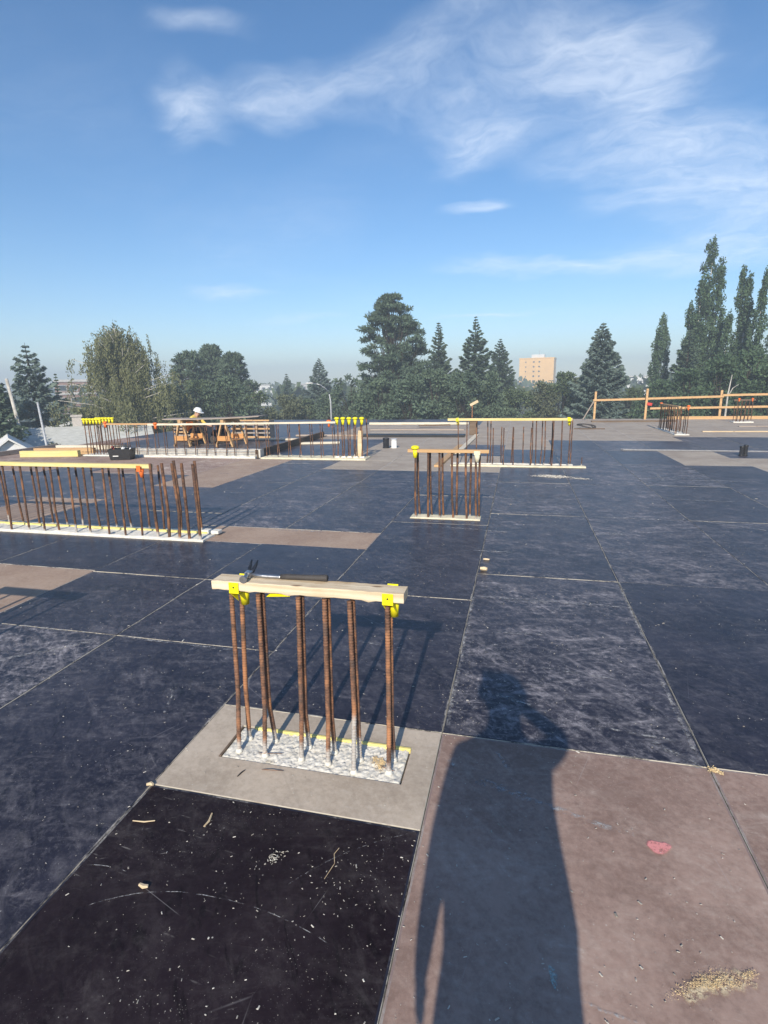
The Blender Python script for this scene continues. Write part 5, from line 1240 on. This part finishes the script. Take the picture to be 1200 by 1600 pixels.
# white bungalow on the left
def gable_roof(mb, x0, x1, y0, y1, z, rise, axis='x', ov=.5, th=.16):
    if axis == 'x':
        ym = (y0+y1)/2; a = [(x0-ov, y0-ov, z-.2), (x1+ov, y0-ov, z-.2), (x1+ov, ym, z+rise), (x0-ov, ym, z+rise)]; b = [(x1+ov, y1+ov, z-.2), (x0-ov, y1+ov, z-.2), (x0-ov, ym, z+rise), (x1+ov, ym, z+rise)]
    else:
        xm = (x0+x1)/2; a = [(x0-ov, y1+ov, z-.2), (x0-ov, y0-ov, z-.2), (xm, y0-ov, z+rise), (xm, y1+ov, z+rise)]; b = [(x1+ov, y0-ov, z-.2), (x1+ov, y1+ov, z-.2), (xm, y1+ov, z+rise), (xm, y0-ov, z+rise)]
    for q in (a, b):
        lo = [(p[0], p[1], p[2]-th) for p in q]; mb.add(q+lo, [(0,1,2,3),(7,6,5,4),(0,4,5,1),(1,5,6,2),(2,6,7,3),(3,7,4,0)])
hx, hy = polar(-44.6, 41); hs_ = thing('house', 'white stucco house with grey shingled roof and brick chimney at far left', 'house', (hx, hy, GZ), R(44)+R(-4))
mb = MB(); mb.box(-5.0, 5.6, 0, 8, 0, 4.95); link('wall', mb.mesh('wall', M_STUCCO), hs_)
mb = MB(); gable_roof(mb, -5.0, 5.6, 0, 8, 5.0, 1.2, 'x', .5); rf_ = link('roof', mb.mesh('roof', M_ROOF), hs_)
mb = MB(); mb.box(-5.5, 6.1, -.56, -.51, 4.72, 4.9); link('gutter', mb.mesh('gutter', M_WHITE), rf_)
mb = MB(); mb.box(1.0, 1.6, 4.0, 4.6, 5.2, 6.85); mb.box(.93, 1.67, 3.93, 4.67, 6.85, 6.97); link('chimney', mb.mesh('chimney', plain('chimney_stucco', (.46, .42, .38), .9, .1)), hs_)
mb = MB(); mb.lathe([(.09, 5.9), (.09, 6.75), (.13, 6.76), (.13, 6.85)], 10, 0, Matrix.Translation((-2.6, 3.6, 0))); link('vent_pipe', mb.mesh('vent_pipe', M_GREYP), hs_)
g = MB().box(-.5, .5, -.03, -.004, 0, 1.0).mesh('window', M_GLASS)
for xx in (-3.2, .5, 3.6): link('window', g, hs_, (xx, 0, 2.9))
gx, gy = polar(-47.9, 37.0); gw = thing('house_wing', 'small white gabled wing with dark vent window at the left edge', 'house', (gx, gy, GZ), R(44)+R(4))
mb = MB(); mb.box(-1.25, 1.25, 0, 4.5, 0, 5.2); mb.add([(-1.25, .004, 5.2), (1.25, .004, 5.2), (0, .004, 6.0), (-1.25, .2, 5.2), (1.25, .2, 5.2), (0, .2, 6.0)], [(0, 1, 2), (5, 4, 3), (0, 3, 4, 1), (1, 4, 5, 2), (2, 5, 3, 0)]); link('wall', mb.mesh('wall', M_STUCCO), gw)
mb = MB(); gable_roof(mb, -1.25, 1.25, 0, 4.5, 5.25, .95, 'y', .28, .12); link('roof', mb.mesh('roof', M_WHITE), gw)
mb = MB(); mb.box(.2, .75, -.03, -.004, 4.55, 4.95); link('window', mb.mesh('window', M_GLASS), gw)
h2x, h2y = polar(-39.6, 52); h2 = thing('house', 'second grey roofed house partly hidden behind the corner cluster', 'house', (h2x, h2y, GZ), R(40))
mb = MB(); mb.box(-5, 5, 0, 7, 0, 4.4); link('wall', mb.mesh('wall', M_STUCCO), h2); mb = MB(); gable_roof(mb, -5, 5, 0, 7, 4.5, 1.5, 'x', .5); link('roof', mb.mesh('roof', M_ROOF), h2)
for q, (lab, b, d_, tz, r_) in enumerate((('brownish shrub in front of the white house eave', -44.9, 38.5, -1.35, .8), ('low dry hedge shrub before the house on the right', -41.6, 38, -1.75, 1.0))):
    clump_tree(lab, b, d_, crown_clumps(H(tz), r_, 300+q, 14, .4, None, .8, (.35, .6)), 300+q, L_DECW, 2.0, (.1, .2), .5, name='shrub')
# leaning pole, pale snag and street light
px_, py_ = polar(-44.9, 36); lp = thing('light_pole', 'pale grey pole leaning before the white house roof', 'pole', (px_, py_, GZ))
mb = MB(); mb.tube([(0, 0, 0), (-.12, .0, 4), (-.40, -.0, 8.1)], [.08, .07, .05], 8); link('shaft', mb.mesh('shaft', M_GREYP), lp)
px_, py_ = polar(-46.8, 44); up_ = thing('utility_pole', 'grey wooden utility pole at left beside the dark spruce', 'pole', (px_, py_, GZ))
mb = MB(); mb.tube([(.25, .2, 0), (0, 0, 5), (-.3, -.25, 9.5)], [.15, .12, .09], 8); link('shaft', mb.mesh('shaft', B_PALE), up_)
mb = MB(); mb.tube([(-.5, .3, 7.2), (.3, -.5, 7.3)], .05, 6); link('crossarm', mb.mesh('crossarm', B_PALE), up_)
px_, py_ = polar(-19.0, 52); sl = thing('street_light', 'curved arm street light before the spire topped spruce', 'street light', (px_, py_, GZ), R(19))
mb = MB(); mb.tube([(0, 0, 0), (0, 0, 7.2), (-.1, 0, 7.9)], [.1, .07, .055], 8); link('pole', mb.mesh('pole', M_GREYP), sl)
mb = MB(); mb.tube([(-.1, 0, 7.85), (-.35, 0, 8.35), (-.9, 0, 8.75), (-1.6, 0, 8.9)], [.05, .045, .04, .035], 7); link('arm', mb.mesh('arm', M_STEELL), sl)
mb = MB(); mb.lathe([(.06, -.38), (.13, -.25), (.15, 0), (.1, .28), (.04, .34)], 10, 0, Matrix.Translation((-1.85, 0, 8.9)) @ Matrix.Rotation(pi/2, 4, 'Y') @ Matrix.Diagonal((.5, 1, 1, 1))); link('lamp_head', mb.mesh('lamp_head', M_WHITE), sl)
# dead pale trunk by the guardrail
px_, py_ = polar(17.9, 46); sn = thing('dead_tree', 'bare pale forked snag behind the guardrail', 'tree', (px_, py_, GZ))
mb = MB(); mb.tube([(0, 0, 0), (.05, 0, 5), (.1, .1, 7.6), (.22, .1, 8.9)], [.1, .08, .055, .02], 7); mb.tube([(.09, .05, 7.4), (.4, .2, 8.0), (.75, .25, 8.25)], [.04, .03, .012], 6); link('trunk', mb.mesh('trunk', B_PALE), sn)

# ------------------------------------------------------------------ haze
hz = NT('haze'); hz.n.clear(); ho = hz.n.new('ShaderNodeOutputMaterial'); hv = hz.n.new('ShaderNodeVolumePrincipled')
hv.inputs['Density'].default_value = 0.0027; hv.inputs['Color'].default_value = (.78, .90, 1.0, 1); hv.inputs['Anisotropy'].default_value = 0.0
hz.l.new(hv.outputs[0], ho.inputs['Volume'])
mb = MB(); mb.box(-705, 705, -705, 705, GZ-1.0, 27)
tag(link('haze', mb.mesh('haze', hz.mat)), kind='stuff')
